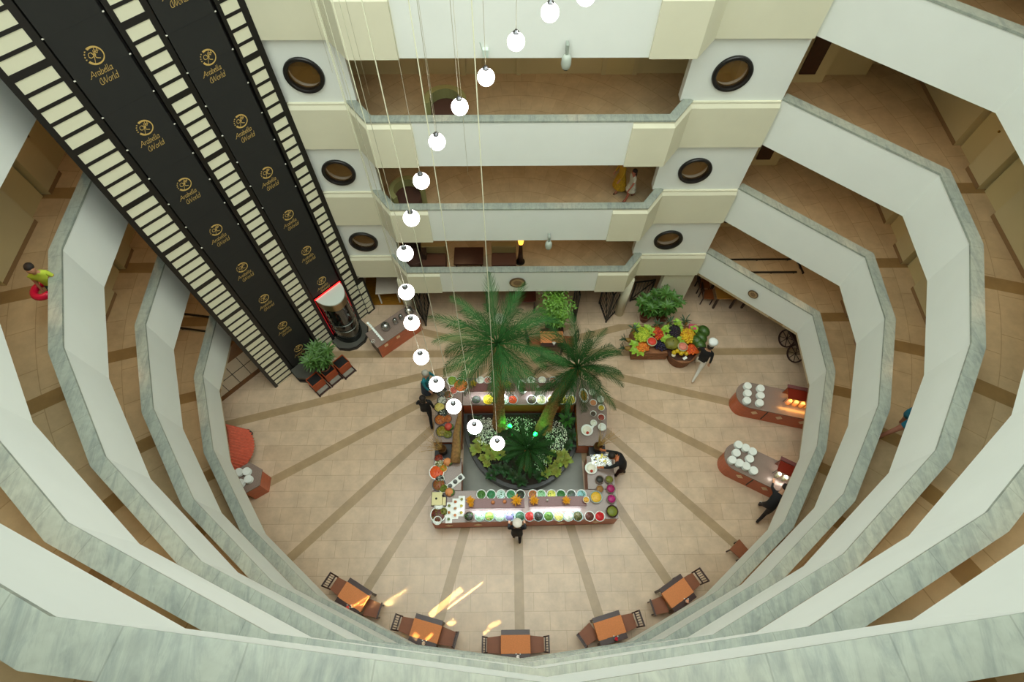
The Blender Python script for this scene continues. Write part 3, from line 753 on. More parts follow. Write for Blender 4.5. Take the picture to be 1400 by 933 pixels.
row = [(641,'dark herb salad',[DK, G],M_GRAN), (656,'pale cucumber',['#a8cfae', G],M_GLASSB), (669,'mixed sprout',[LG,'#c79a72',G],M_GLASSB), (683,'pale green lettuce',['#c5dcc4','#6fae45'],M_GLASSB),
       (697,'purple cabbage',[PU,'#b9b4dc',G],M_GLASSB), (711,'dark leaf',['#2f5a3c',G],M_GLASSB), (724,'red pepper',[R_,'#c93a26'],M_GLASSB), (736,'black olive and leaf',[DK,'#3c4a22'],M_GLASSB),
       (750,'green bean',['#5a7f2c',G],M_GLASSB), (764,'egg and cucumber',['#d9d27a','#b9cfa2'],M_GLASSB), (777,'white cheese',[WH,'#c9d6c8'],M_GLASSB), (790,'olive',['#4a4a20','#7a6a3a'],M_GLASSB),
       (806,'brown lentil',['#5a2c1c','#7b4030'],M_CHINA), (820,'red tomato',['#c01820','#d82c20'],M_CHINA)]
for i, (x, nm, cols, ch) in enumerate(row):
    dish('salad_bowl', 'bowl of %s salad, %s in the buffet front row' % (nm, nth(i, len(row))), 'bowl', W(x, 706.5, .97) - Vector((0, 0, .07)), .155, 'bowl', ch, cols, .07)
row = [(658,G),(671.5,'#2d7a4a'),(685,'#bcd8cc'),(698.5,'#3f8a5a'),(711.5,DK),(728.5,'#b86a3a'),(740,'#8fc490'),(754,'#d8d860'),(767,'#2c6a2c'),(781,'#58605a'),(795,'#86b8b8')]
for i, (x, c) in enumerate(row):
    dish('salad_bowl', 'round bowl behind the front shelf, %s of the row' % nth(i, len(row)), 'bowl', W(x, 676.5, .97) - Vector((0, 0, .07)), .15, 'bowl', M_CHINA, [c, G], .05)
row = [(651,'dark leaf',['#3d4038',G],M_GRAN),(667.5,'yellow fruit',['#e3c71e','#f0dc4a'],mat('yellow_rim','#e3cf30',.3)),(689,'pale salad',['#dce8dc',LG],M_CHINA),(701,'orange salmon',['#d8481c','#e06a3c'],M_GLASSB),(727,'stuffed leaf',['#4a3c30','#7fae2c'],M_CHINA),(740,'pale noodle',['#d8d8a0',WH],M_CHINA),(755,'lemon and herb',['#b8b840',G],M_CHINA),(769,'yellow pepper',['#c8c030','#9ac030'],M_CHINA),(780.5,'egg salad',['#d8c850','#c8a840'],M_CHINA)]
for i, (x, nm, cols, ch) in enumerate(row):
    dish('salad_bowl', 'lit bowl of %s, %s on the back counter' % (nm, nth(i, len(row))), 'bowl', W(x, 547, .97) - Vector((0, 0, .07)), .17, 'bowl', ch, cols, .07)
for i, (x, c) in enumerate(((657, WH), (667, '#c87a6a'), (726, '#e4d8d0'), (741, '#e4e4c8'), (756, '#c86a50'))):
    dish('salad_bowl', 'bowl on the far edge of the back counter, %s of five' % nth(i, 5), 'bowl', W(x, 521.5, .93), .13, 'bowl', M_CHINA, [c, WH], .05)
for (x, y, nm, cols, r, ch) in ((820,656,'dark brown chutney',[DK,'#3a241c'],.13,M_GRAN),(833,656,'olive green pickle',['#6f7024','#8a8a30'],.13,M_GRAN),(820,669,'tan sauce',['#9a7038','#8a6030'],.12,M_GRAN),(835,668.5,'magenta beetroot strips',[MG,'#7a1040'],.14,M_GRAN),
    (815,680,'mixed fruit salad',['#e0b030','#c84820','#b8c040'],.19,M_GLASSB),(836,682.5,'magenta beetroot puree',['#a8186a','#c0207a'],.14,M_GRAN),(837,699.5,'green chilli',['#6f7a20','#8f8a24'],.18,mat('dark_bowl','#3a2018',.4))):
    dish('condiment_bowl', 'bowl of %s on the right lower counter' % nm, 'bowl', W(x, y, .97) - Vector((0, 0, .07)), r, 'bowl', ch, cols, .05, 30, .012)
for (x, y, nm, cols, r) in ((809,537,'cream yoghurt at the far end',[WH,WH],.11),(821,546.5,'cream dip next to the palm tips',['#e8e6d8',WH],.12),(811,551,'peach coloured spread',['#c08050','#b87848'],.12),(822,558,'mustard yellow sauce',['#b8a020','#a89018'],.11),(811,566,'dark olive paste',['#4a3c2c','#54483a'],.10),(822,571,'red brown chilli sauce',['#8a3018','#7a2c18'],.12),(811.5,579,'white curd nearest the platter',[WH,'#f0f0e6'],.11),(823,584.5,'white cream with a spoon',['#e2e8de',WH],.13)):
    dish('condiment_bowl', 'bowl of %s on the right upper counter' % nm, 'bowl', W(x, y, .97) - Vector((0, 0, .07)), r, 'bowl', M_CHINA, cols, .03, 4, .012)
for (x, y, lab) in ((802.5, 589, 'white teardrop platter with red garnish on the right upper counter'), (808, 641, 'white teardrop platter with red garnish below the glass display')):
    t = empty('cheese_platter', W(x, y, .9)); tag(t, lab, 'platter')
    MB().lathe((0, 0, 0), [(.12, 0), (.19, .05), (.2, .055), (.18, .055), (.1, .03), (0, .03)], 24).make('dish', M_CHINA, parent=t)
    MB().loft([[(.08, .06, .02), (.16, .0, .02), (.26, .14, .09), (.22, .2, .09)], [(.08, .06, .05), (.16, .0, .05), (.25, .15, .105), (.22, .19, .105)]]).make('handle', M_CHINA, parent=t)
    MB().ball((.0, -.10, .07), .05, 10, 6).make('garnish', mat('food_red', '#c04028', .4), parent=t)
    MB().ball((0, 0, .05), .14, 16, 8, sz=.35).make('cream_cheese', mat('cream_cheese', '#ece8d4', .5), parent=t)
# orange flowers, candle, fruit on shelves
fl0 = None
def flower(pos, s, lab, M=None):
    rnd = random.Random(int(s*1000)); t = empty('flower_arrangement', pos); tag(t, lab, 'flowers')
    MB().lathe((0, 0, 0), [(.05, 0), (.06, .03), (.05, .05), (0, .05)], 14).make('vase', M_GLASSB, parent=t)
    mb = MB()
    for k in range(3): rosette(16, s*(1 - .22*k), .026, .6 + .3*k, mb, z=.05 + .02*k, seed=k + 3)
    mb.make('petals', M or mat('orange_petal', '#e09a12', .5, vary=.15, vscale=20), parent=t)
flower(W(643, 685, 1.36), .15, 'orange gerbera arrangement at the left end of the front shelf')
flower(W(644, 691, 1.34), .09, 'small orange flower head just below the leftmost arrangement')
flower(W(706, 685, 1.36), .20, 'widest orange flower arrangement near the middle of the front shelf')
flower(W(730, 685, 1.36), .17, 'round orange flower arrangement right of the middle of the front shelf')
flower(W(774, 685, 1.36), .15, 'orange flower arrangement on the right part of the front shelf')
flower(W(647, 525.5, 1.34), .14, 'golden flower arrangement on the left end of the back shelf', mat('gold_petal', '#b8941c', .5))
flower(W(694, 526, 1.34), .15, 'golden flower arrangement beside the tall palm trunk', mat('gold_petal', '#b8941c', .5))
for x, y, z, lab in ((674, 687.5, 1.3, 'carved orange rosette on the left front shelf'), (690, 686.5, 1.3, 'slim amber candle on the left front shelf')):
    o = MB().lathe((0, 0, 0), [(.04, 0), (.06, .03), (.045, .08), (0, .09)], 12).make('carved_fruit', mat('food_peach', '#d88a5a', .5), loc=W(x, y, z)); tag(o, lab, 'decoration')
o = MB().lathe((0, 0, 0), [(.03, 0), (.03, .1), (.012, .11), (0, .13)], 12).make('candle', mat('wax', '#e8e4d8', .5), loc=W(748, 685, 1.3)); tag(o, 'white candle between the right orange flowers', 'candle')
o = MB().ball((0, 0, .06), .05).make('glass_ball', mat('pink_glass', '#d0b8c0', .2), loc=W(735.5, 530.5, 1.3)); tag(o, 'small pale glass ball on the right back shelf', 'decoration')
dish('dip_bowl', 'glass bowl of amber dip at the right end of the front shelf', 'bowl', W(801, 684.5, 1.3), .10, 'bowl', M_CHINA, ['#d8a020', '#8a5a20'], .02, 4)
# standing oval plates
for x, y, lab, cols in ((714, 529, 'oval plate of cherries propped between the two back shelves', ['#5a3c20', '#b02818', '#6a9a2c']), (798, 541, 'oval plate of bananas tilted at the right end of the back counter', ['#c8902c', '#a8b830', '#d8b040'])):
    b = bowl_mesh('platter', .2).make('oval_plate', M_CHINA, loc=W(x, y, 1.2)); BOWL.pop(('platter', .2)); tag(b, lab, 'plate'); b.scale = (.75, 1.2, 1)
    b.rotation_euler = (radians(18), 0, .2); heap(.15, cols, .014, .05, 22, .02, 77).make('food', foodmats(cols), parent=b)
    MB().cyl((0, 0, -.30), .02, .02, .30, 10).make('stand', M_STEEL, parent=b)
# left counter: platters and trays
LT = [(618,521,'green grapes',['#7a9a2c','#a8b850'],.17),(630,527,'orange melon cubes',['#d8701c','#c84c14','#3a6a2c'],.24),(620,534,'rosy ham rolls',['#d0705a','#b8503c'],.13),(604,536,'dark mussels',['#3c3a30','#8a7a60'],.17),(613,540,'olives and peppers',['#5a4a28','#b8502c','#3c5a2c'],.15),
      (604,548,'white fish slices',['#b8b8a8','#5a5a4a'],.14),(601,557,'yellow potato salad',['#c8b860','#b8a850'],.17),(605,565,'black and white canapes',['#1c2018','#4a5a30','#c8ccc0'],.15),(602,574,'browned meatballs',['#a8581c','#8a4418','#c8882c'],.18),(612,573,'russet stew',['#a85a20','#8a4a1c'],.13),
      (604,590,'golden pastry bites',['#8a7a20','#b8a040','#6a5a18'],.18),(612,594,'green herb rolls',['#6a6a1c','#8a8a30'],.14),(600,627,'dried tomatoes',['#8a3018','#5a2814'],.13),(601,634,'sliced cheese and olives',['#8a8a58','#d8dcc8','#5a5a30'],.14),(597,646,'bright orange carrot salad',['#e0581c','#d8401a'],.22),(606,641,'shredded pepper',['#c88018','#8a9a20'],.12),
      (601,655,'black and white sushi',['#20241c','#c8d0c4'],.14),(600,663,'brown fried rolls',['#8a4a1c','#6a6a18','#a85a20'],.19),(606,668,'pickled cucumbers',['#6a7a20','#4a5a18'],.13),(599,704,'red and green antipasti',['#5a2814','#8a3018','#7a7a20'],.22),(606,700,'sliced olives',['#7a7a24','#3a3a14'],.13)]
for (x, y, nm, cols, r) in LT:
    dish('food_platter', 'platter of %s on the left side of the buffet' % nm, 'platter', W(x, y, .93) - Vector((0, 0, .02)), r * 1.08, 'platter', M_CHINA if (int(x) + int(y)) % 3 else mat('black_plate', '#1c1c1a', .3), cols, .06, 46, .02)
# cheese board
t = empty('cheese_board', W(600.5, 683, .9)); tag(t, 'square board of pale yellow cheese with two dark dots on the left counter', 'cheese board')
MB().bbox((-.24, -.22, 0), (.24, .22, .03)).make('board', M_DWOOD, parent=t)
MB().bbox((-.22, -.2, .03), (.1, .2, .09)).bbox((.11, -.2, .03), (.21, .05, .07)).make('cheese', mat('cheese', '#ddd49a', .5), parent=t)
for x, y in ((-.08, .0), (.12, .09)): MB().ball((x, y, .1), .035, 10, 6).make('olive', M_BLK, parent=t)
MB().lathe((0, -.24, .03), [(.05, 0), (.13, .04), (.14, .05), (.05, .02), (0, .02)], 20, True, 1, .6).make('bowl', M_CHINA, parent=t)
o = bowl_mesh('bowl', .13).make('serving_bowl', M_CHINA, loc=W(598.5, 713, .9)); tag(o, 'white half-round bowl at the front left corner of the buffet', 'bowl'); BOWL.clear()
# white trays of tasters
for i, (x, y, cols) in enumerate(((614, 701.5, ['#6a7a2c','#b8702c','#6a7a4a']), (622.5, 696, ['#b8602c','#a87848','#d08850']), (631, 692.5, ['#8a8a58','#c8b83c','#c8b020']))):
    t = empty('taster_tray', W(x, y, .9)); tag(t, 'white tray with three little dishes, %s of the three stepped trays' % nth(i, 3), 'tray', 'three stepped taster trays')
    MB().bbox((-.10, -.31, 0), (.10, .31, .02)).make('tray', M_CHINA, parent=t)
    for k in range(3):
        MB().lathe((0, .2 - .2*k, .02), [(.04, 0), (.065, .03), (.055, .03), (0, .02)], 14).make('dish', M_CHINA, parent=t)
        heap(.05, [cols[k], cols[(k+1) % 3]], .04, .02, 8, .012, 40 + i*3 + k).make('food', foodmats([cols[k], cols[(k+1) % 3]]), parent=t).location = (0, .2 - .2*k, 0)
t = empty('dip_tray', W(622.5, 659.5, .9), rz=radians(-50)); tag(t, 'long white tray with three dark dips lying diagonally on the left counter', 'tray')
MB().bbox((-.10, -.32, 0), (.10, .32, .02)).make('tray', M_CHINA, parent=t)
for k in range(3):
    MB().lathe((0, .2 - .2*k, .02), [(.05, 0), (.07, .03), (.055, .03), (0, .018)], 14).make('dish', mat('dark_dip', '#2c2a1c', .3), parent=t)
for x, y, lab in ((614.5, 674, 'carved orange melon with black seeds next to the diagonal tray'), (612, 633, 'carved orange papaya half on the left counter below the branches'), (613.5, 585, 'carved watermelon rose beside the golden pastries')):
    t = empty('carved_melon', W(x, y, .9)); tag(t, lab, 'fruit')
    MB().ball((0, 0, .09), .13, 16, 10, sz=.9).make('flesh', mat('melon_flesh' if 'orange' in lab else 'water_melon', '#e0935a' if 'orange' in lab else '#c84a3c', .5, vary=.1), parent=t)
    MB().lathe((.05, 0, .02), [(.05, 0), (.12, .06), (.10, .12), (0, .08)], 14).make('rind', M_LEAF, parent=t)
    mb = MB()
    for k in range(8): mb.ball((-.05 + .09*cos(k*.8), .09*sin(k*.8), .17), .012, 6, 4)
    mb.make('seeds', M_BLK, parent=t)
# driftwood trunk on left counter
o = MB().tube([(0, 0, 0), (.04, .4, .12), (.02, .9, .1), (.10, 1.35, .2), (.13, 1.7, .16)], [.16, .15, .11, .09, .03], 12).make('driftwood', M_BARK, loc=W(622, 633, .98)); tag(o, 'grey-brown driftwood trunk lying along the inner edge of the left counter', 'driftwood')
# branch vases either side, on dark pedestals
def branches(pos, lean, lab, seed, lab2):
    t = empty('pedestal', (pos[0], pos[1], 0)); tag(t, lab2, 'pedestal')
    MB().box((-.24, -.24, 0), (.24, .24, .70)).make('body', M_DWOOD, parent=t); MB().bbox((-.27, -.27, .70), (.27, .27, .74)).make('top', M_BLK, parent=t)
    v = empty('branch_vase', (pos[0], pos[1], .74)); tag(v, lab, 'vase of branches')
    MB().lathe((0, 0, 0), [(.1, 0), (.14, .12), (.12, .3), (.14, .34), (.12, .34), (.1, .3), (0, .28)], 18).make('vase', mat('bronze_vase', '#5a3c1c', .35, .5), parent=v)
    mb = MB(); rnd = random.Random(seed)
    for i in range(26):
        a = lean + rnd.uniform(-.9, .9); l = rnd.uniform(.4, 1.0); e = rnd.uniform(.5, 1.2); p = Vector((0, 0, .3)); pts = [tuple(p)]
        for k in range(4):
            p = p + Vector((cos(a)*cos(e), sin(a)*cos(e), sin(e))) * l / 4 + Vector((rnd.gauss(0, .02), rnd.gauss(0, .02), 0)); pts.append(tuple(p))
        mb.tube(pts, [.009, .008, .006, .004, .002], 5)
        mb.ball(pts[-1], .014, 6, 4)
    mb.make('branches', mat('dry_stalk', '#b08a48', .7, vary=.2), parent=v)
branches((-2.35, 5.68), radians(155), 'bronze vase of pale dried branches left of the buffet', 5, 'dark wooden pedestal in the gap of the left counter')
branches((2.62, 5.72), radians(40), 'bronze vase of golden dried stalks right of the buffet', 9, 'dark wooden pedestal in the gap of the right counter')
# mirrored display of cutlery
t = empty('glass_display', (2.70, 5.28, .9), rz=.05); tag(t, 'glittering tray of wrapped sweets before the person bending at the buffet', 'display')
MB().bbox((-.33, -.22, 0), (.33, .22, .03)).make('tray', M_STEEL, parent=t)
mb = MB(); rnd = random.Random(2); mm = [M_CHINA, M_STEEL, M_BLK, mat('food_gold', '#b8a848', .3, .6), mat('silver_foil', '#cfd4d8', .15, .9)]
for i in range(60):
    x = rnd.uniform(-.3, .3); y = rnd.uniform(-.19, .19); a = rnd.uniform(0, 3); mb.cur = rnd.randrange(5); s = rnd.uniform(.02, .045)
    mb.loft([[(x + s*cos(a+q*1.57), y + s*sin(a+q*1.57), z) for q in range(4)] for z in (.03, .03 + rnd.uniform(.02, .06))])
mb.make('sweets', mm, parent=t)
# ------------------------------------------------------------------ dining sets
M_CHW = mat('chair_wood', '#341811', .4, vary=.15, vscale=8, stretch=(1, 6, 1))
M_SEAT = mat('brown_seat', '#84471f', .5, vary=.08, vscale=12)
M_RUN = mat('orange_cloth', '#d6854f', .8, vary=.07, vscale=30)
M_TBL = mat('table_wood', '#3b2019', .3, vary=.2, vscale=6, stretch=(1, 8, 1))
def chair_proto():
    r = empty('dining_chair')          # faces +x, backrest on the -x side
    MB().loft([[(-.2, -.19, z), (.22, -.23, z), (.22, .23, z), (-.2, .19, z)] for z in (.42, .46)]).make('seat', M_SEAT, parent=r)
    b = MB()
    for s in (-1, 1): b.bar((-.2, s*.19, .44), (-.31, s*.20, .95), .035)
    b.bar((-.31, -.22, .95), (-.31, .22, .95), .04, .05); b.bar((-.235, -.19, .60), (-.235, .19, .60), .035)
    b.make('back_frame', M_CHW, parent=r)
    sl = MB()
    for k in range(5):
        y = -.13 + .065 * k; sl.bar((-.235, y, .60), (-.31, y, .94), .016, .012)
    sl.make('back_slats', M_CHW, parent=r)
    lg = MB().bar((0, 0, 0), (0, 0, .42), .035).make('leg', M_CHW, parent=r)
    for i, (x, y) in enumerate(((.19, .19), (.19, -.19), (-.18, .17), (-.18, -.17))):
        o = lg if i == 0 else dup(lg, parent=r); o.location = (x, y, 0)
    return r
chp = chair_proto(); used = [False]
def chair(x, y, rz, label, group=None):
    o = chp if not used[0] else dup(chp); used[0] = True
    o.location = (x, y, 0); o.rotation_euler[2] = rz; tag(o, label, 'chair', group); return o
tbp = None
def table(x, y, rz, label, flower_col, lab_f, lab_r, short=False, vs=-1, lf='left', rt='right', vase=True, w=.80, d=.74):
    global tbp
    if tbp is None:
        r = empty('dining_table'); MB().bbox((-.40, -.37, .71), (.40, .37, .75), .006).make('tabletop', M_TBL, parent=r)
        lg = MB().box((-.03, -.03, 0), (.03, .03, .71)).make('leg', M_CHW, parent=r)
        for i, (a, b) in enumerate(((.35, .32), (-.35, .32), (.35, -.32), (-.35, -.32))):
            o = lg if i == 0 else dup(lg, parent=r); o.location = (a, b, 0)
        mb = MB(); mb.box((-.36, -.34, .66), (.36, -.31, .71)); mb.box((-.36, .31, .66), (.36, .34, .71)); mb.make('apron', M_CHW, parent=r)
        tbp = r
    else: r = dup(tbp)
    r.location = (x, y, 0); r.rotation_euler[2] = rz; tag(r, label, 'table')
    mb = MB(); rnd = random.Random(int(abs(x*100))); n = 12; R = []
    for i in range(n + 1):
        t = -.405 + .81 * i / n; zz = .755 + rnd.uniform(0, .004)
        R.append([(t, -.22 + rnd.uniform(-.006, .006), zz), (t, .24, zz), (t, .24, zz + .004), (t, -.22 + rnd.uniform(-.006, .006), zz + .004)])
    mb.loft(R)
    for s in (-1, 1): mb.loft([[(s*.405, -.22, .755), (s*.405, .24, .755), (s*.409, .24, .757), (s*.409, -.22, .757)], [(s*.406, -.215, .66), (s*.406, .235, .66), (s*.412, .235, .66), (s*.412, -.215, .66)]])
    o = mb.make('table_runner', M_RUN, loc=(x, y, 0), rz=rz); tag(o, lab_r, 'table runner')
    if vase:
        c_, s_ = cos(rz), sin(rz); lx, ly = .06, -.30
        v = empty('flower_vase', (x + lx*c_ - ly*s_, y + lx*s_ + ly*c_, .75)); tag(v, lab_f, 'vase')
        MB().lathe((0, 0, 0), [(.03, 0), (.04, .04), (.02, .09), (.026, .11), (0, .10)], 12).make('vase', M_CHINA, parent=v)
        mb = MB()
        for k in range(7): mb.ball((.03*cos(k*.9) * (k > 0), .03*sin(k*.9) * (k > 0), .13 + .01*(k % 2)), .024, 8, 6)
        mb.make('blossom', mat('petal_' + flower_col.strip('#'), flower_col, .6), parent=v)
        mb = MB()
        for dx, dy in ((.06, .07), (-.05, .075)): mb.cyl((dx, dy, 0), .018, .014, .05, 8)
        mb.make('shakers', M_CHINA, parent=v)
    return r
TS = [(-4.72, 1.42, -30, 'lowest left', '#e05040', 'red'), (-2.60, .52, -15, 'second', '#f0d0b0', 'cream'), (-.09, .16, 0, 'third', '#f4ece4', 'white'), (2.56, .54, 15, 'fourth', '#d0182c', 'crimson'), (4.60, 1.42, 31, 'fifth', '#f0b090', 'pink')]
for i, (x, y, a, nm, fc, fn) in enumerate(TS):
    rz = radians(a); c_, s_ = cos(rz), sin(rz)
    which = nth(i, 5)
    table(x, y, rz, 'dark dining table with orange runner, %s of the five at the front' % which, fc, 'small vase with %s flowers on the %s front table' % (fn, which), 'orange cloth runner on the %s of the five front tables' % which)
    for s in (-1, 1):
        k = .60
        tw = {(0, 1): .25, (3, -1): .35, (4, -1): -.3}.get((i, s), 0)
        chair(x + s*k*c_, y + s*k*s_, rz + (pi if s > 0 else 0) + tw, 'slat-backed brown chair at the %s end of the %s front table' % ('right' if s > 0 else 'left', which))
chair(6.75, 2.62, radians(130), 'brown chair tucked half out of sight below the right parapet')
table(1.34, 9.86, 0, 'small dining table with orange runner standing behind the palms', '#f4ece4', 'little white flower vase on the table behind the palms', 'orange cloth runner on the table behind the palms', vs=1)
chair(.72, 9.86, 0, 'brown chair left of the table behind the palms'); chair(1.96, 9.86, pi, 'brown chair right of the table behind the palms')
# bare long table and benches under the right gallery
t = empty('long_table', (8.2, 11.75, 0)); tag(t, 'pale-topped long wooden table half hidden below the right gallery', 'table')
MB().bbox((-.62, -.30, .71), (.62, .55, .75)).make('tabletop', mat('ochre_wood', '#b07a34', .35, vary=.15, vscale=5), parent=t)
lg = MB().box((-.035, -.035, 0), (.035, .035, .71)).make('leg', M_CHW, parent=t); lg.location = (-.55, -.24, 0)
for a, b in ((.1, -.24), (.55, -.24), (-.55, .48), (.55, .48)): dup(lg, parent=t).location = (a, b, 0)
chair(7.36, 11.85, 0, 'nearer dark chair at the left end of the long table'); chair(7.30, 12.35, 0, 'farther dark chair at the left end of the long table')
t = empty('push_cart', (10.5, 10.0, 0), rz=.25); tag(t, 'dark wooden cart with big spoked wheels by the right wall', 'cart')
MB().bbox((-.45, -.6, .5), (.35, .6, .62)).make('bed', M_CHW, parent=t)
for y in (-.55, .1):
    w = empty('wheel', (-.5, y, .34)); w.parent = t; mb = MB(); n = 24
    R = [[(0 + q, (.34 - p)*cos(2*pi*i/n), (.34 - p)*sin(2*pi*i/n)) for p, q in ((0, -.02), (0, .02), (.05, .02), (.05, -.02))] for i in range(n)]; R.append(R[0]); mb.loft(R, cap0=False, cap1=False)
    mb.make('rim', M_CHW, parent=w); mb = MB()
    for k in range(8): mb.bar((0, 0, 0), (0, .3*cos(k*pi/4), .3*sin(k*pi/4)), .02)
    mb.make('spokes', M_CHW, parent=w); w.rotation_euler = (0, .5, 0)
# ------------------------------------------------------------------ rounded drink counters with plate stacks
def capsule(L, w, n=14):   # rounded at -x end
    return [(L, -w)] + [(L, w)] + [(-(0) + w*cos(a), w*sin(a)) for a in [radians(90 + 180*i/n) for i in range(n + 1)]]
def drinks(label, pos, rz, L, lightcol, es, lab):
    t = empty('serving_counter', (pos[0], pos[1], 0), rz=rz); tag(t, label, 'counter')
    MB().prism(capsule(L, .42), 0, .86).make('body', M_RW, parent=t)
    MB().prism(capsule(L, .47), .86, .9).make('worktop', M_GRAN, parent=t)
    for k, x in enumerate((.28, 1.1, 1.85)):
        if x < L - .1:
            d = MB().loft([[(-.11, yy, 0), (0, yy, -.13), (.11, yy, 0), (0, yy, .13)] for yy in (-.014, 0)]).make('diamond_inlay', M_DIA, parent=t); d.location = (x, -.422, .5)
    MB().box((.62, -.425, .1), (.66, -.415, .84)).make('door_gap', M_BLK, parent=t)
    h = empty('drinks_shelf', (pos[0] + cos(rz)*1.0, pos[1] + sin(rz)*1.0, .9), rz=rz); tag(h, lab, 'shelf')
    MB().bbox((.05, -.05, .42), (1.05 + L - 2.1, .30, .46)).make('board', mat('red_board', '#7d2414', .3), parent=h)
    MB().box((.05, .34, .40), (1.05 + L - 2.1, .46, .43)).make('back_board', M_PURP, parent=h)
    MB().box((.05, .32, 0), (1.0 + L - 2.1, .345, .40)).make('back_panel', mat('back_panel', '#5b2a18', .4), parent=h)
    for x in (.07, 1.0 + L - 2.1): MB().cyl((x, .0, 0), .015, .015, .42, 8).make('post', M_STEEL, parent=h)
    for k in range(4):
        x = .2 + k * .21
        b = empty('drinks_jar', (h.location.x + cos(rz)*x + sin(rz)*.04, h.location.y + sin(rz)*x - cos(rz)*.04, .9))
        tag(b, 'glass drinks jar, %s of four on the %s right counter' % (nth(k, 4), 'upper' if pos[1] > 6.5 else 'lower'), 'jar')
        MB().lathe((0, 0, 0), [(.07, 0), (.075, .24), (.06, .26), (.06, .28), (0, .28)], 16).make('glass', M_GLASSB, parent=b)
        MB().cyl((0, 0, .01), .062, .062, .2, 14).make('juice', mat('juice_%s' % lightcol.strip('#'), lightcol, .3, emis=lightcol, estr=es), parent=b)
    l = bpy.data.lights.new('counter_light', 'AREA'); l.shape = 'RECTANGLE'; l.size = .9; l.size_y = .05; l.energy = 7; l.color = lin('#ffb050' if es > .5 else '#fff0e0')[:3]
    q = bpy.data.objects.new('counter_light', l); COL.objects.link(q); q.location = (h.location.x + cos(rz)*.55 + sin(rz)*.05, h.location.y + sin(rz)*.55 - cos(rz)*.05, 1.30); q.rotation_euler = (0, 0, rz)
    return t
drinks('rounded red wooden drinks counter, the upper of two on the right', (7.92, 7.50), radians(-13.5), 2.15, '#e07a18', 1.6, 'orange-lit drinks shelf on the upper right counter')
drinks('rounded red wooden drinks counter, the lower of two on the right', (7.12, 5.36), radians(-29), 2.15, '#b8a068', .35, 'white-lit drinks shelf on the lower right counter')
plp = None
def stack(p, n, lab, grp):
    global plp
    for k in range(n):
        if plp is None:
            plp = MB().lathe((0, 0, 0), [(.075, 0), (.125, .016), (.13, .02), (.12, .02), (.07, .008), (0, .008)], 22).make('plate', M_CHINA); o = plp
        else: o = dup(plp)
        o.location = (p[0], p[1], .9 + .021 * k); tag(o, lab, 'plate', grp)
def holders(ps): pass
P1 = [(400,255),(400,345),(392,440),(565,285),(565,375),(555,470)]
for i, (a, b) in enumerate(P1):
    p = W(980 + a/9.333, 500 + b/9.333, 1.06); nm = ['back left', 'middle left', 'front left', 'back right', 'middle right', 'front right'][i]
    stack(p, 7, 'white plate in the %s stack on the upper right counter' % nm, nm + ' plate stack on the upper right counter')
P2 = [(378,165),(468,205),(557,252),(350,270),(520,345),(298,360),(390,400),(475,440),(570,495)]
for i, (a, b) in enumerate(P2):
    p = W(970 + a/9.333, 590 + b/9.333, 1.06); nm = ['first back', 'second back', 'third back', 'middle left', 'middle right', 'first front', 'second front', 'third front', 'fourth front'][i]
    stack(p, 7, 'white plate in the %s stack on the lower right counter' % nm, nm + ' plate stack on the lower right counter')
# left hexagonal cabinet
t = empty('hexagonal_cabinet', (-8.42, 4.85, 0), rz=radians(-28)); tag(t, 'hexagonal red wooden cabinet with granite top below the left gallery', 'cabinet')
hx = [(.5*cos(radians(60*i)), .5*sin(radians(60*i))) for i in range(6)]
MB().prism([(x*.92, y*.92) for x, y in hx], 0, .86).make('body', M_RW, parent=t); MB().prism(hx, .86, .9).make('worktop', M_GRAN, parent=t)
for i, (x, y) in enumerate(((-8.66, 5.0), (-8.42, 5.02), (-8.32, 4.78), (-8.54, 4.66))):
    nm = ['far left', 'far right', 'near right', 'near left'][i]; stack((x, y), 7, 'white plate in the %s stack on the hexagonal cabinet' % nm, nm + ' plate stack on the hexagonal cabinet')
# coral red gathered cloth
t = empty('draped_cloth', (-9.05, 5.9, 0)); tag(t, 'coral red pleated cloth draped over a stand by the left gallery', 'cloth')
mb = MB(); n = 34; R = []
for i in range(n + 1):
    k = i / n; y = .85 - 1.6 * k; am = .045 if i % 2 else -.035
    xr = .16 + .38 * sin(pi * min(1, k*1.1 + .02)) ** .7 + am; x0 = -.62 + .30 * k
    R.append([(x0, y, .62 + am*.4), (x0 + (xr)*.5, y - .05, .80 + am*.7), (xr + x0*.2, y - .12, .42 + am), (xr + x0*.2 - .04, y - .12, .38 + am*2), (x0 + xr*.5, y - .05, .70), (x0, y, .55)])
mb.loft(R); mb.make('pleats', mat('coral_cloth', '#dc7a5e', .7, vary=.12, vscale=10), parent=t)
MB().box((-.6, -.7, 0), (.1, .75, .36)).make('stand', M_CHW, parent=t)
# ------------------------------------------------------------------ fruit stand
t = empty('fruit_stand'); tag(t, 'rustic wooden crates forming the fruit stand by the chef', 'fruit stand')
M_CR = mat('crate_wood', '#8a5a38', .7, vary=.25, vscale=7, stretch=(1, 1, 5))
for (x0, y0, x1, y1, h) in ((4.24, 9.32, 5.5, 9.75, .55), (4.3, 9.75, 5.5, 10.28, .78), (5.6, 9.62, 6.8, 10.3, .74)):
    c_ = MB(); c_.box((x0, y0, 0), (x1, y1, h - .12))
    for zz in (.05, .25, h - .12): c_.box((x0 - .02, y0 - .02, zz), (x1 + .02, y1 + .02, zz + .1))
    c_.make('crate', M_CR, parent=t)
MB().lathe((6.0, 9.38, 0), [(.42, 0), (.45, .5), (.52, .56), (.5, .6), (0, .58)], 20).make('barrel', M_CR, parent=t)
mb = MB().prism([(5.46, 9.2), (5.7, 8.98), (6.2, 8.95), (6.46, 9.2), (6.46, 9.65), (5.46, 9.65)], .56, .62); mb.make('round_board', M_DWOOD, parent=t)
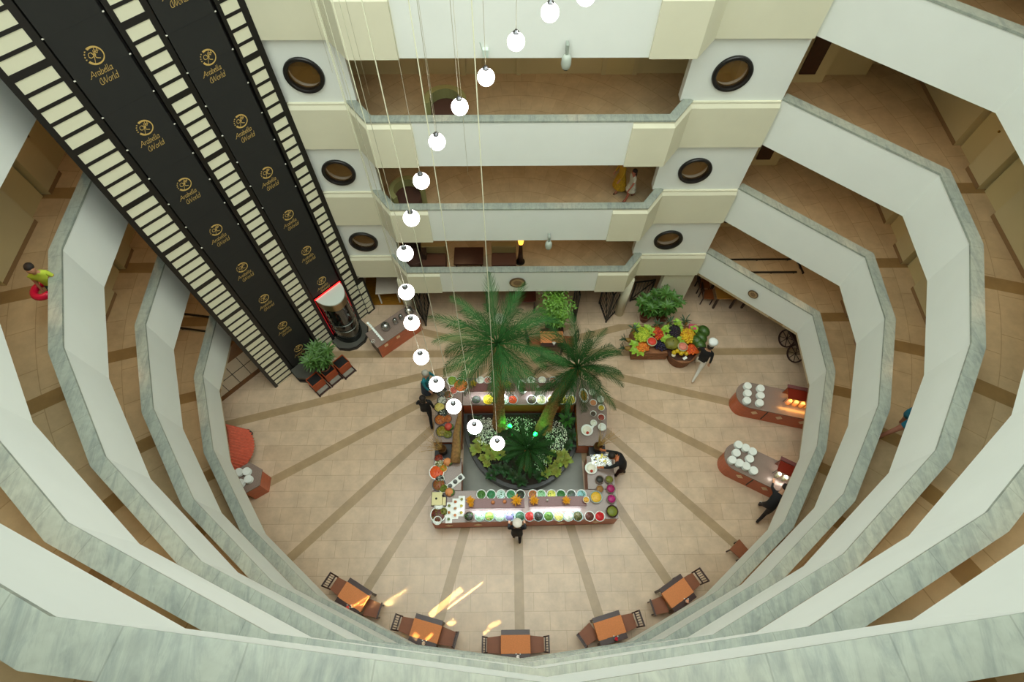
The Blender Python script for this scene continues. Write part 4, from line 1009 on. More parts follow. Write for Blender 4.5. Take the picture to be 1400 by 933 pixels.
q9 = lambda x, y, z: W(840 + x/9.333, 430 + y/9.333, z)
FM = {}
def fruits(lab, cat, name, cx, cy, rx, ry, z, r, n, cols, grp, seed, sz=1.0):
    rnd = random.Random(seed); c0 = q9(cx, cy, z); k = 0
    for i in range(n):
        col = cols[rnd.randrange(len(cols))]
        if (name, col) not in FM:
            mb = MB().ball((0, 0, 0), 1, 12, 8, sz=sz); o = mb.make(name, mat('fruit_' + col.strip('#'), col, .4, vary=.08, vscale=4)); FM[(name, col)] = o
            st = MB().cyl((0, 0, sz*.95), .06, .09, .14, 5).make('stalk', M_LEAFD, parent=o)
        else: o = dup(FM[(name, col)])
        a = i * 2.39996; q = sqrt((i + .5) / n); d = Vector((rx*.78*q*cos(a), ry*.82*q*sin(a), (1 - q*q) * min(rx, ry) * .55 + rnd.uniform(-.01, .01)))
        o.location = c0 + d; o.scale = (r, r, r); o.rotation_euler = (rnd.uniform(-.6, .6), rnd.uniform(-.6, .6), 0); tag(o, lab, cat, grp)
fruits('green apple in the big round pile at the left of the fruit stand', 'apple', 'apple', 348, 262, .36, .36, .84, .045, 90, ['#a3b82c', '#8fa820', '#bcc83c'], 'pile of green apples', 1)
fruits('orange in the pile on the front left crate', 'orange', 'orange', 355, 415, .32, .25, .62, .05, 44, ['#e0862a', '#d8701c'], 'oranges on the front left crate', 2)
fruits('red plum in the pile between two pineapples', 'plum', 'plum', 553, 240, .24, .3, .86, .04, 50, ['#c23a1c', '#a82c18', '#d8601c'], 'pile of red plums', 3)
fruits('dark purple plum in the black pile at the back of the stand', 'plum', 'plum', 765, 215, .28, .3, .86, .042, 60, ['#1e1420', '#2a1a2c', '#140e14'], 'pile of black plums', 4)
fruits('yellow quince in the bright pile beside the pink watermelon', 'quince', 'quince', 935, 280, .33, .36, .84, .05, 56, ['#d8a81c', '#e0b824', '#c88c14'], 'pile of yellow quinces', 5)
fruits('tangerine in the vivid pile next to the chef', 'tangerine', 'tangerine', 990, 450, .3, .22, .74, .05, 42, ['#d8541c', '#e8681c', '#c84818'], 'pile of tangerines beside the chef', 6)
fruits('blue-black fig in the dark basket on the front crate', 'fig', 'fig', 595, 400, .3, .25, .62, .045, 40, ['#221c3c', '#1a1428'], 'basket of figs', 7)
fruits('yellow pomelo on the round board at the front of the stand', 'pomelo', 'pomelo', 840, 485, .34, .12, .70, .085, 6, ['#d0b020', '#c8a018'], 'pomelos at the front of the stand', 8)
for (cx, cy, lab, c1) in ((476, 355, 'cut watermelon half facing up beside the oranges', '#d8402c'), (868, 420, 'carved pink watermelon in the middle of the stand', '#d8806a')):
    t = empty('carved_watermelon', q9(cx, cy, .86)); tag(t, lab, 'watermelon')
    MB().lathe((0, 0, -.1), [(.06, 0), (.15, .05), (.18, .14), (.175, .16), (0, .15)], 22).make('rind', mat('pale_rind', '#b8b890', .5), parent=t)
    MB().lathe((0, 0, .05), [(.16, 0), (.14, .04), (.06, .07), (0, .06)], 18).make('flesh', mat('melon_%s' % c1.strip('#'), c1, .5, vary=.15, vscale=25), parent=t)
for (cx, cy, lab) in ((735, 370, 'ribbed green melon in the middle of the fruit stand'),):
    mb = MB(); n = 24; R = []
    for k in range(11):
        a = pi * k / 10; R.append([(.28*sin(a)*(1 + .06*cos(8*2*pi*i/n)) * cos(2*pi*i/n) + 0, .24*sin(a)*(1 + .06*cos(8*2*pi*i/n)) * sin(2*pi*i/n), -.17*cos(a)) for i in range(n)])
    o = mb.loft(R, smooth=True).make('melon', mat('ribbed_green', '#75742c', .5, vary=.25, vscale=5), loc=q9(cx, cy, .78)); tag(o, lab, 'melon')
    MB().cyl((0, 0, .16), .02, .012, .06, 6).make('stalk', M_LEAFD, parent=o)
wm0 = None
for i, (cx, cy) in enumerate(((1140, 215), (1105, 300), (1092, 395), (1050, 340))):
    if wm0 is None:
        wm0 = MB().ball((0, 0, 0), .19, 18, 12, sx=1.0, sy=1.25).make('watermelon', mat('striped_rind', '#3c5a20', .4, vary=.5, vscale=9, stretch=(3, .4, 3))); o = wm0
    else: o = dup(wm0)
    o.location = q9(cx, cy, .86); o.rotation_euler[2] = .6; tag(o, 'striped green watermelon, %s of four at the chef end of the stand' % nth(i, 4, 'back', 'front'), 'watermelon')
mb = MB(); rosette(14, .2, .05, .9, mb, seed=3)
lt0 = None
for i, (cx, cy, z) in enumerate(((800, 110, 1.0), (690, 180, .9), (490, 230, .9), (250, 380, .7), (640, 200, .9), (860, 330, .85), (640, 330, .8), (420, 180, .85), (450, 330, .8), (250, 470, .62), (330, 490, .6), (620, 300, .8), (830, 190, .85), (1040, 300, .8), (700, 300, .8), (800, 330, .8), (1020, 190, .85), (280, 160, .85))):
    if lt0 is None:
        lt0 = mb.make('lettuce', mat('lettuce', '#93b83c', .5, vary=.2, vscale=10)); o = lt0
    else: o = dup(lt0)
    o.location = q9(cx, cy, z); o.rotation_euler[2] = i; tag(o, 'frilly light green lettuce tucked between the fruit piles', 'lettuce', 'lettuces of the fruit stand')
pn = None
for i, (cx, cy, lean) in enumerate(((235, 230, 0), (525, 170, 0), (690, 150, .1), (905, 130, .3), (215, 335, -1.2), (205, 440, -1.3))):
    if pn is None:
        pn = empty('pineapple'); mb = MB(); R = []; n = 16
        for k in range(12):
            a = k / 11; r = .085*sin(pi*(.12 + .8*a)) ** .6 * (1.06 if k % 2 else .97); R.append([(r*cos(2*pi*j/n), r*sin(2*pi*j/n), .24*a) for j in range(n)])
        mb.loft(R); mb.make('body', mat('pineapple_skin', '#8a6a2c', .6, vary=.4, vscale=30), parent=pn)
        mb = MB(); rosette(12, .34, .022, 1.5, mb, z=.22, seed=8); mb.make('crown', mat('pineapple_leaf', '#3d5638', .5), parent=pn); o = pn
    else: o = dup(pn)
    o.location = q9(cx, cy, .78 if lean > -1 else .60); o.rotation_euler = (0, lean, i if lean > -1 else 0); tag(o, 'spiky pineapple of the fruit stand, %s' % ['at the back left corner', 'behind the red plums', 'left of the black plums', 'beside the pink fruit', 'upper one lying on the left edge', 'lower one lying on the left edge'][i], 'pineapple')
o = MB().loft([[(-.16, -.1, z), (.12, -.14, z), (.17, .08, z), (-.1, .12, z)] for z in (0, .09)]).make('pink_fruit_box', mat('pink_fruit', '#c8506a', .5, vary=.3, vscale=25), loc=q9(990, 170, .80)); tag(o, 'heap of pink dragon fruit slices at the back right of the stand', 'fruit')
o = MB().bbox((-.08, -.05, 0), (.08, .05, .02)).make('price_card', M_CHINA, loc=q9(900, 560, .63), rz=.5); tag(o, 'small blank cream card lying on the round board', 'card')
o = MB().lathe((0, 0, 0), [(.05, 0), (.08, .03), (.06, .06), (0, .05)], 14).make('garlic_bowl', mat('ivory', '#d8cfae', .5), loc=q9(752, 525, .63)); tag(o, 'small ivory bowl on the round board of the stand', 'bowl')
# ------------------------------------------------------------------ planter boxes before the lift
rb = radians(45.7); D = Vector((cos(rb), sin(rb), 0)); Nn = Vector((sin(rb), -cos(rb), 0)); pb = None
for i, c0 in enumerate((Vector((-6.98, 8.40, 0)), Vector((-6.60, 8.77, 0)), Vector((-6.16, 9.06, 0)))):
    if pb is None:
        pb = empty('planter_box'); M_OW = mat('orange_wood', '#a8481a', .45, vary=.15, vscale=6, stretch=(1, 1, 5))
        mb = MB()
        for s in (-1, 1): mb.box((s*.22 - .012, -.19, .1), (s*.22 + .012, .19, .52))
        for s in (-1, 1): mb.box((-.22, s*.19 - .012, .1), (.22, s*.19 + .012, .52))
        mb.make('box', M_OW, parent=pb); MB().box((-.2, -.18, .12), (.2, .18, .47)).make('soil', M_SHAFT, parent=pb)
        mb = MB(); mb.box((-.25, -.40, .02), (.25, -.36, .07)); mb.box((-.25, -.40, .02), (-.21, .2, .07)); mb.box((.21, -.40, .02), (.25, .2, .07)); mb.make('base_frame', M_CHW, parent=pb)
        MB().bbox((-.20, -.35, .04), (.2, -.19, .08)).make('tray', mat('grey_tray', '#8b8678', .5), parent=pb)
        fm = MB()
        for s in (-1, 1): fm.ball((s*.23, -.40, .03), .03, 8, 6)
        fm.make('feet', M_CHW, parent=pb); o = pb
    else: o = dup(pb)
    o.location = c0; o.rotation_euler[2] = rb; tag(o, 'orange wooden planter box with black filling before the lift, %s of three' % nth(i, 3), 'planter box')
# ------------------------------------------------------------------ sideboard with metal urns
t = empty('sideboard', (-4.32, 10.32, 0), rz=radians(40)); tag(t, 'red wooden sideboard with granite top left of the facade', 'sideboard')
MB().box((-.92, -.33, 0), (.9, .33, .86)).make('body', M_RW, parent=t); MB().bbox((-.97, -.38, .86), (.95, .38, .9)).make('worktop', M_GRAN, parent=t)
MB().box((-.925, -.33, 0), (-.92, .33, .86)).make('end_panel', M_DWOOD, parent=t)
for x in (-.62, -.1, .45):
    d = MB().box((-.07, -.012, -.07), (.07, 0, .07)).make('square_inlay', M_DIA, parent=t); d.location = (x, -.332, .62); d.rotation_euler[1] = 0
q7 = lambda x, y, z: W(480 + x/7.78, 360 + y/7.78, z)
for i, (a, b, r, lab) in enumerate(((365, 672, .15, 'large shiny steel tea urn at the front end of the sideboard'), (468, 618, .085, 'smaller steel urn next to the large one on the sideboard'), (530, 575, .08, 'third steel urn from the front on the sideboard'), (612, 505, .15, 'large steel urn at the rear of the sideboard'))):
    o = empty('tea_urn', q7(a, b, 1.05) - Vector((0, 0, .15))); tag(o, lab, 'urn')
    MB().lathe((0, 0, 0), [(r*.7, 0), (r, .08), (r*1.02, .2), (r*.8, .28), (0, .31)], 22).make('body', M_STEEL, parent=o)
    MB().ball((0, 0, .33), .022, 8, 6).make('knob', M_BLK, parent=o)
    MB().bar((r*.9, 0, .08), (r*1.3, 0, .06), .02).make('tap', M_STEEL, parent=o)
cp = None
for i in range(10):
    p = q7(180 + 150 * i / 9, 640 + 175 * i / 9, .94)
    if cp is None:
        cp = MB().lathe((0, 0, 0), [(.025, 0), (.05, .06), (.045, .06), (.02, .01), (0, .01)], 14).make('teacup', M_CHINA); MB().tube([(.045, 0, .045), (.07, 0, .04), (.06, 0, .015), (.035, 0, .015)], .006, 5).make('handle', M_CHINA, parent=cp); o = cp
    else: o = dup(cp)
    o.location = (p.x, p.y, .9); tag(o, 'white cup in the row along the left end of the sideboard', 'cup', 'row of cups on the sideboard')
dish('serving_bowl', 'small white bowl at the front corner of the sideboard', 'bowl', q7(240, 845, .8) , .07, 'bowl', M_CHINA, [WH, WH], .02, 3)
# ------------------------------------------------------------------ gates, sign, medallions
def gate(p, q, h, lab):
    p = Vector((p[0], p[1], 0)); q = Vector((q[0], q[1], 0)); d = (q - p); L = d.length
    t = empty('iron_gate', p, rz=atan2(d.y, d.x)); tag(t, lab, 'gate')
    mb = MB()
    for x in (0, L): mb.box((x - .025, -.025, 0), (x + .025, .025, h))
    mb.box((0, -.02, .06), (L, .02, .12)); mb.box((0, -.02, h - .06), (L, .02, h)); mb.make('frame', M_BLK, parent=t)
    mb = MB(); n = int(L / .11)
    for k in range(1, n): mb.box((L*k/n - .008, -.008, .1), (L*k/n + .008, .008, h - .05))
    mb.make('bars', M_BLK, parent=t)
    mb = MB(); mb.bar((0, 0, .12), (L, 0, h - .08), .03); mb.make('brace', M_BLK, parent=t)
gate((3.48, 10.91), (4.02, 11.5), 1.9, 'black iron gate leaf hinged on the right facade column'); gate((3.48, 10.91), (3.30, 11.75), 1.9, 'folded black iron gate leaf beside the right facade column')
gate((2.30, 10.92), (2.28, 11.75), 1.9, 'black iron gate leaf behind the feathery tree'); gate((4.5, 11.85), (5.2, 11.95), 1.3, 'low iron railing behind the potted dracaenas')
gate((-3.31, 10.82), (-3.25, 11.8), 1.9, 'black iron gate leaf folded by the left facade column'); gate((-3.31, 10.86), (-3.75, 11.6), 1.9, 'black iron gate leaf hinged on the left facade column'); gate((-1.0, 11.4), (-1.05, 12.3), 1.9, 'slim iron gate leaf behind the tall palm')
t = empty('brown_sideboard', (.32, 11.62, 0)); tag(t, 'dark brown wooden console against the wall under the round plaque', 'console')
MB().bbox((-.5, -.34, .84), (.5, .34, .9)).make('top', mat('mahogany', '#54241a', .35, vary=.1), parent=t)
for x in (-.45, .45):
    for y in (-.28, .28): MB().box((x - .03, y - .03, 0), (x + .03, y + .03, .84)).make('leg', M_CHW, parent=t)
o = MB().cyl((0, 0, 0), .25, .24, .012, 24).make('white_cloth', mat('pale_cloth', '#c8c8b4', .7), loc=(-.55, 11.1, 0)); tag(o, 'pale round mat on the floor before the console', 'mat')
def plaque(pos, rz, r, lab, tilt=0):
    t = empty('wall_plaque', pos, rz=rz); tag(t, lab, 'plaque')
    def disc(name, r0, r1, m, y):
        mb = MB(); n = 36; R = [[(a*cos(2*pi*i/n), b, a*sin(2*pi*i/n)) for a, b in ((r0, 0), (r0, y), (r1, y), (r1, 0))] for i in range(n)]; R.append(R[0]); mb.loft(R, cap0=False, cap1=False).make(name, m, parent=t)
    disc('rim', r*.82, r, mat('plaque_brown', '#5c4630', .4), -.03); disc('ring', r*.5, r*.84, mat('plaque_tan', '#a88c64', .5, vary=.3, vscale=60), -.025); disc('centre', .0, r*.52, mat('plaque_mid', '#7c6044', .5, vary=.4, vscale=50), -.03)
plaque((.10, 10.80, 2.86), 0, .27, 'round brown patterned plaque on the lowest facade panel')
t0 = Vector((9.28, 9.11)) - Vector((6.38, 11.57)); pp = Vector((6.38, 11.57)) + t0 * .52; a_ = atan2(t0.y, t0.x)
plaque((pp.x - .03*sin(a_)*-1*0 - .02, pp.y - .02, 2.86), a_, .17, 'round grey clock-like plaque on the right gallery parapet')
# ceiling type fixtures on the facade
cc = None
for (z, lab, yy) in ((11.12, 'grey dome camera fixed to the fourth facade parapet', 10.80), (5.07, 'grey dome camera fixed to the second facade parapet', 10.80)):
    if cc is None:
        cc = empty('dome_camera'); MB().box((-.03, -.16, .10), (.03, .0, .32)).make('bracket', mat('grey_metal', '#8f978c', .4), parent=cc)
        MB().lathe((0, -.14, -.22), [(.02, 0), (.085, .04), (.105, .12), (.10, .26), (.06, .33), (0, .34)], 20).make('housing', mat('grey_plastic', '#a9b0a4', .35), parent=cc)
        MB().ball((0, -.14, -.16), .085, 14, 8).make('dome', mat('smoked_dome', '#3a3d36', .1), parent=cc); o = cc
    else: o = dup(cc)
    o.location = (1.0, yy, z); tag(o, lab, 'camera')
o = MB().box((-.06, -.10, -.08), (.06, 0, .08)).bar((-.05, -.1, .05), (-.10, -.16, .30), .015).make('wall_sensor', mat('pale_plastic', '#c6d4c8', .4), loc=(-.66, 10.83, 11.2)); tag(o, 'small pale junction box on the fourth facade parapet', 'sensor')
# ------------------------------------------------------------------ lounge furniture on the facade corridors
def tub_chair(pos, rz, lab, M_=None, s=1.0):
    t = empty('tub_chair', pos, rz=rz); tag(t, lab, 'armchair'); M_ = M_ or mat('olive_upholstery', '#8f8f5c', .7)
    mb = MB(); n = 16; R = []
    for i in range(n + 1):
        a = radians(-20 + 220 * i / n); R.append([(.42*s*cos(a), .42*s*sin(a), 0), (.42*s*cos(a), .42*s*sin(a), .72), (.30*s*cos(a), .30*s*sin(a), .72), (.30*s*cos(a), .30*s*sin(a), 0)])
    mb.loft(R); mb.make('backrest', M_, parent=t); MB().cyl((0, 0, .1), .3*s, .3*s, .34, 20).make('seat', mat('dark_cushion', '#4b3128', .7), parent=t)
    MB().cyl((0, 0, 0), .2*s, .2*s, .1, 12).make('foot', M_BLK, parent=t)
tub_chair((-1.75, 11.95, 8.44), 0, 'olive curved tub sofa on the third facade corridor', s=1.25)
tub_chair((-3.15, 11.85, 5.44), .5, 'pale curved tub chair on the second facade corridor at the left', s=1.25)
for x, lab in ((-2.75, 'left'), (.0 - .35, 'right')):
    t = empty('lounge_sofa', (x, 11.85, 2.44)); tag(t, 'brown cushioned sofa with cream back on the first facade corridor, %s one' % lab, 'sofa')
    MB().bbox((-.42, -.32, 0), (.42, .2, .42), .03).make('seat', mat('brown_cushion', '#5a3a2a', .7), parent=t); MB().bbox((-.42, .2, 0), (.42, .42, .75), .03).make('backrest', mat('tan_back', '#9a8a5c', .7), parent=t)
t = empty('lounge_table', (-1.55, 11.9, 2.44)); tag(t, 'dark square coffee table between the two corridor sofas', 'table')
MB().bbox((-.5, -.36, .38), (.5, .36, .45)).make('top', M_TBL, parent=t)
for a in (-.42, .42):
    for b in (-.28, .28): MB().box((a - .03, b - .03, 0), (a + .03, b + .03, .38)).make('leg', M_CHW, parent=t)
tub_chair((-3.45, 11.9, 2.44), 0, 'dark brown tub chair at the left end of the first facade corridor', mat('dark_tub_leather', '#3a2a22', .5), 1.15)
t = empty('floor_lamp', (.22, 11.95, 2.44)); tag(t, 'slim dark lamp with warm glow on the first facade corridor', 'lamp')
MB().cyl((0, 0, 0), .16, .16, .03, 18).make('base', M_BLK, parent=t); MB().cyl((0, 0, .03), .10, .05, 1.0, 14).make('body', M_CHW, parent=t); MB().cyl((0, 0, 1.03), .08, .10, .14, 14).make('lamp_shade', mat('warm_shade', '#f0c060', .5, emis='#ffb040', estr=2.5), parent=t)
# handrails on the first gallery
for pts, lab, k in ((((7.3, 11.95), (9.7, 11.95)), 'upper black floor rail on the first gallery, right', 0), (((8.0, 11.4), (9.75, 11.4)), 'lower black floor rail on the first gallery, right', 0), (((9.9, 11.85), (9.97, 11.35)), 'short black end rail on the first gallery, right', 0),
    (((-10.95, 9.9), (-9.2, 9.65)), 'upper black floor rail on the first gallery, left', 1), (((-10.9, 9.36), (-9.2, 9.1)), 'lower black floor rail on the first gallery, left', 1)):
    p, q = pts; t = empty('floor_rail', (0, 0, 0)); tag(t, lab, 'rail')
    mb = MB().bar((p[0], p[1], 2.50), (q[0], q[1], 2.50), .045); mb.make('bar', M_BLK, parent=t)
    mb = MB()
    for s in (.05, .5, .95): mb.box((p[0] + (q[0]-p[0])*s - .02, p[1] + (q[1]-p[1])*s - .02, 2.44), (p[0] + (q[0]-p[0])*s + .02, p[1] + (q[1]-p[1])*s + .02, 2.50))
    mb.make('feet', M_BLK, parent=t)
# shoji-like partition at the left
a = Vector((-10.34, 7.80, 0)); b = Vector((-8.75, 9.45, 0)); d = (b - a); L = d.length
t = empty('glazed_partition', a, rz=atan2(d.y, d.x)); struct(t, 'brown framed partition with cream panes by the lift')
M_BF = mat('amber_wood', '#6e4418', .4, vary=.15, vscale=6)
MB().box((0, -.05, 0), (L, .05, .22)).make('window_frame', M_BF, parent=t); MB().box((0, -.03, .22), (L, .0, 1.55)).make('pane', mat('paper_pane', '#cfc0a8', .6), parent=t)
mb = MB()
for k in range(6): mb.box((L*k/5 - .01, -.045, .22), (L*k/5 + .01, -.03, 1.55))
mb.box((0, -.045, .88), (L, -.035, .9)); mb.make('muntins', M_BLK, parent=t); MB().box((0, -.06, 1.55), (L, .06, 2.2)).make('head_frame', M_BF, parent=t)
# amber lit alcove with white-topped massage table left of the facade
o = MB().box((-5.8, 11.75, 0), (-3.95, 13.6, .015)).make('floor', mat('amber_floor', '#9a6a20', .35, vary=.25, vscale=4, stretch=(1, 8, 1))); struct(o, 'amber wooden floor of the alcove')
t = empty('white_screen', (-4.75, 12.35, .0), rz=.06); tag(t, 'white-topped square table standing in the amber alcove', 'table')
MB().bbox((-.42, -.62, .80), (.42, .62, .84)).make('top', mat('milky_top', '#cfc4b4', .4), parent=t)
for a in (-.35, .35):
    for b in (-.5, .5): MB().box((a - .025, b - .025, 0), (a + .025, b + .025, .80)).make('leg', M_CHINA, parent=t)
# ------------------------------------------------------------------ people
def person(label, pos, face, h=1.72, stride=.0, lean=0.0, arms=((.2, .15), (.2, .15)), top='#1a1a1c', bottom='#1a1a1c', shoe='#222222', skin='#b98a6a', hair='#20160f', hairlen=0, hat=None, sleeve='long', legs='long', skirt=None, bend=0.0, scarf=None, top2=None):
    S = h / 1.62
    root = empty('person', pos, rz=face); tag(root, label, 'person')
    V = []; E = []; Rr = []; Z = []
    def v(p, r, zone, par=None, rx=None):
        V.append((p[0]*S, p[1]*S, p[2]*S)); k_ = S * (1.0 if r < .03 else 1.14); Rr.append(((rx or r)*k_, r*k_)); Z.append(zone)
        if par is not None: E.append((par, len(V)-1))
        return len(V)-1
    def up(d, x=0.0, y=0.0):   # point d above the pelvis along the leaning spine (x forward)
        a = lean + bend * (d / .6); return (x*cos(a) + d*sin(a), y, .93 + d*cos(a) - x*sin(a))
    pel = v((0, 0, .93), .115, 'b', None, .15)
    sp1 = v(up(.16), .105, 't', pel, .14); sp2 = v(up(.34), .115, 't', sp1, .165); ch = v(up(.48), .10, 't', sp2, .16)
    nk = v(up(.58, .01), .052, 's', ch); hd1 = v(up(.655, .03), .072, 's', nk); hd2 = v(up(.75, .025), .095, 's', hd1, .085); hd3 = v(up(.82, .015), .075, 's', hd2)
    no = v(up(.71, .115), .014, 's', hd2)
    for s in (1, -1): v(up(.72, .01, s*.092), .016, 's', hd2)
    for s, (sw, bn) in zip((1, -1), arms):
        sh = v(up(.49, 0, s*.16), .062, 't', ch)
        P0 = Vector(up(.49, 0, s*.18)); d1 = Vector((sin(sw), s*.22, -cos(sw))).normalized(); el = P0 + d1 * .28
        d2 = Vector((sin(sw + bn), -s*.06 if bn > .6 else s*.08, -cos(sw + bn))).normalized(); wr = el + d2 * .25
        z1 = 't'; z2 = 't' if sleeve == 'long' else 's'
        m = v(P0 + d1*.12, .047, z1, sh); e = v(el, .038, z2, m); w1 = v(el + d2*.14, .034, z2, e); w = v(wr, .024, 's', w1, .028)
        pc = wr + d2*.055; pa = v(pc, .020, 's', w, .036)
        sd = Vector((0, 1, 0)) if abs(d2.y) < .9 else Vector((1, 0, 0)); sd = (sd - d2 * sd.dot(d2)).normalized(); dn = d2.cross(sd)
        for k, (o, l) in enumerate(((-.027, .062), (-.009, .072), (.009, .068), (.027, .052))):
            b0 = v(pc + sd*o + d2*.028, .0095, 's', pa); b1 = v(pc + sd*o*1.1 + d2*(.028 + l*.55) + dn*.004*s, .0088, 's', b0); v(pc + sd*o*1.1 + d2*(.028 + l*.95) + dn*.02*s, .0075, 's', b1)
        th = v(wr + sd*(-.036)*s + d2*.03, .0105, 's', w); v(wr + sd*(-.055)*s + d2*.065, .0085, 's', th)
    for s in (1, -1):
        f = stride * s
        hp = v((0, s*.085, .88), .095, 'b', pel)
        kn = Vector((f*.5 + .03, s*.09, .49)); an = Vector((f - (.08 if f < 0 else 0), s*.09, .09 + (.06 if f < -.15 else 0)))
        zt = 'b' if legs in ('long', 'short') else 's'
        t1 = v((f*.22, s*.09, .68), .078, zt, hp); k = v(kn, .055, 'b' if legs == 'long' else 's', t1); c = v(kn.lerp(an, .35) + Vector((-.015, 0, 0)), .05, 'b' if legs == 'long' else 's', k)
        a = v(an, .034, 'b' if legs == 'long' else 's', c); hl = v(an + Vector((-.035, 0, -.045)), .034, 'f', a); v(an + Vector((.14, 0, -.05)), .032, 'f', a, .036)
    me = bpy.data.meshes.new('body'); me.from_pydata(V, E, []); ob = bpy.data.objects.new('body', me); COL.objects.link(ob)
    sk = ob.modifiers.new('skin', 'SKIN'); sk.use_smooth_shade = True
    for i, sv in enumerate(me.skin_vertices[0].data): sv.radius = Rr[i]; sv.use_root = (i == 0)
    ss = ob.modifiers.new('sub', 'SUBSURF'); ss.levels = 1; ss.render_levels = 1
    dg = bpy.context.evaluated_depsgraph_get(); me2 = bpy.data.meshes.new_from_object(ob.evaluated_get(dg))
    bpy.data.objects.remove(ob); body = bpy.data.objects.new('body', me2); COL.objects.link(body); body.parent = root
    me2.materials.clear()
    zm = {'t': 0, 'b': 1, 's': 2, 'f': 3}
    for m in (mat('cloth_' + top.strip('#'), top, .8), mat('cloth_' + bottom.strip('#'), bottom, .8), mat('skin_' + skin.strip('#'), skin, .55), mat('shoe_' + shoe.strip('#'), shoe, .5)): me2.materials.append(m)
    vv = [Vector(p) for p in V]; segs = [(vv[a], vv[b], Z[b], max(Rr[a][1], Rr[b][1])) for a, b in E]
    for p in me2.polygons:
        c = p.center; best = 1e9; z = 't'
        for a, b, zz, rr in segs:
            ab = b - a; t = max(0, min(1, (c - a).dot(ab) / max(ab.length_squared, 1e-9))); d = (c - a - ab*t).length - rr
            if d < best: best = d; z = zz
        p.material_index = zm[z]; p.use_smooth = True
    # hair
    hm = mat('hair_' + hair.strip('#'), hair, .7, vary=.2, vscale=40)
    hc = Vector(up(.765, .0)) * S; mb = MB(); mb.M = Matrix.Translation(hc) @ Matrix.Rotation(lean + bend*1.2, 4, 'Y')
    mb.lathe((-.018*S, 0, -.035*S), [(.085*S, -.03*S), (.108*S, .02*S), (.112*S, .07*S), (.085*S, .115*S), (.04*S, .135*S), (0, .14*S)], 18, True, 1.0, .92)
    if hairlen: mb.loft([[(-.06*S - x, y*S*.9, z*S) for x, y in ((0, -.09), (.05*S, -.07), (.065*S, 0), (.05*S, .07), (0, .09))] for z in (.02, -.12, -.12 - hairlen)], smooth=True)
    mb.make('hair', hm, parent=root)
    mb = MB(); 
    for s in (1, -1): q = Vector(up(.745, .095, s*.032)) * S; mb.ball(q, .011*S, 8, 6)
    mb.make('eyes', mat('eye_dark', '#1a1512', .2), parent=root)
    if hat:
        hp_ = Vector(up(.84, .0)) * S; mb = MB(); mb.M = Matrix.Translation(hp_) @ Matrix.Rotation(lean + bend*1.2, 4, 'Y')
        if hat[0] == 'toque': mb.lathe((0, 0, -.03*S), [(.095*S, 0), (.10*S, .10*S), (.145*S, .16*S), (.15*S, .22*S), (.10*S, .27*S), (0, .27*S)], 20)
        elif hat[0] == 'flat': mb.lathe((0, 0, -.03*S), [(.10*S, 0), (.105*S, .05*S), (.14*S, .07*S), (.13*S, .11*S), (0, .12*S)], 20)
        else: mb.lathe((0, 0, -.06*S), [(.105*S, 0), (.112*S, .05*S), (.09*S, .11*S), (.03*S, .14*S), (0, .14*S)], 20)
        mb.make('hat', mat('hat_' + hat[1].strip('#'), hat[1], .7), parent=root)
    if skirt:
        col, z0, wd = skirt; mb = MB(); n = 24; R = []
        for z, r in ((.98, .155), (.85, .20), (z0, wd)): R.append([((r + .012*(i % 2))*S*cos(2*pi*i/n) * .85, (r + .012*(i % 2))*S*sin(2*pi*i/n), z*S) for i in range(n)])
        mb.loft(R, cap0=False, cap1=False, smooth=True).make('skirt', mat('cloth_' + col.strip('#'), col, .8, vary=.3, vscale=18), parent=root)
    return root
def at(px, py, z, g=0.0):
    p = W(px, py, z + g); p.z = g; return p
person('chef in a black jacket, white trousers and tall white hat walking past the fruit stand', at(962, 489, 1.15), radians(58), 1.72, .36, .14, ((.35, .3), (-.3, .3)), top='#121214', bottom='#d8d4c8', shoe='#e0e0dc', hat=('toque', '#e8ebe8'))
person('waitress in a black suit and white shoes walking beside the left buffet counter', at(581, 556, 1.15), radians(95), 1.68, .30, .06, ((.25, .3), (-.15, .2)), top='#17171b', bottom='#131316', shoe='#d8d0c0', hairlen=.05)
person('guest in a teal blouse and dark skirt at the upper left corner of the buffet', at(581, 520, 1.15), radians(-20), 1.66, .10, .12, ((.4, .7), (.2, .5)), top='#1c7a86', bottom='#2c3a4a', shoe='#2a2a2a', hair='#8a8272', hat=('cap', '#b0aca0'), skirt=('#2c3a4c', .35, .25))
person('waiter in a black vest and white round cap facing the front counter', at(707, 727, 1.15), radians(90), 1.66, .05, .12, ((.1, .8), (.1, .8)), top='#16151a', bottom='#1b1420', shoe='#1a1a1a', hat=('flat', '#e4ddd0'))
person('person in dark clothes leaning over the lower right buffet counter', at(854, 634, 1.2), radians(165), 1.72, .08, .2, ((.7, .4), (.8, .4)), top='#111114', bottom='#2a1210', shoe='#151515', bend=.35, skin='#b8683c')
person('person in black bending towards the lower right drinks counter', at(1053, 692, 1.0), radians(50), 1.66, .24, .35, ((.7, .4), (.5, .5)), top='#121214', bottom='#1c1210', shoe='#d8d0c8', bend=.4)
pb_ = person('boy in yellow vest and green shorts on the left gallery with a red ring', at(63, 377, 1.0, 8.44), radians(-75), 1.30, .04, .12, ((.0, .3), (-.1, .4)), top='#b8c83c', bottom='#1f4a3c', shoe='#3a2c20', skin='#b07a5a', hair='#20140e', sleeve='short', legs='short', skirt=('#1f4a3c', .45, .22))
pb_.location.x -= .06
r_ = empty('swim_ring', at(55, 394, .8, 8.44) + Vector((0, 0, .72)), rz=.3); tag(r_, 'bright red swim ring beside the boy on the left gallery', 'swim ring')
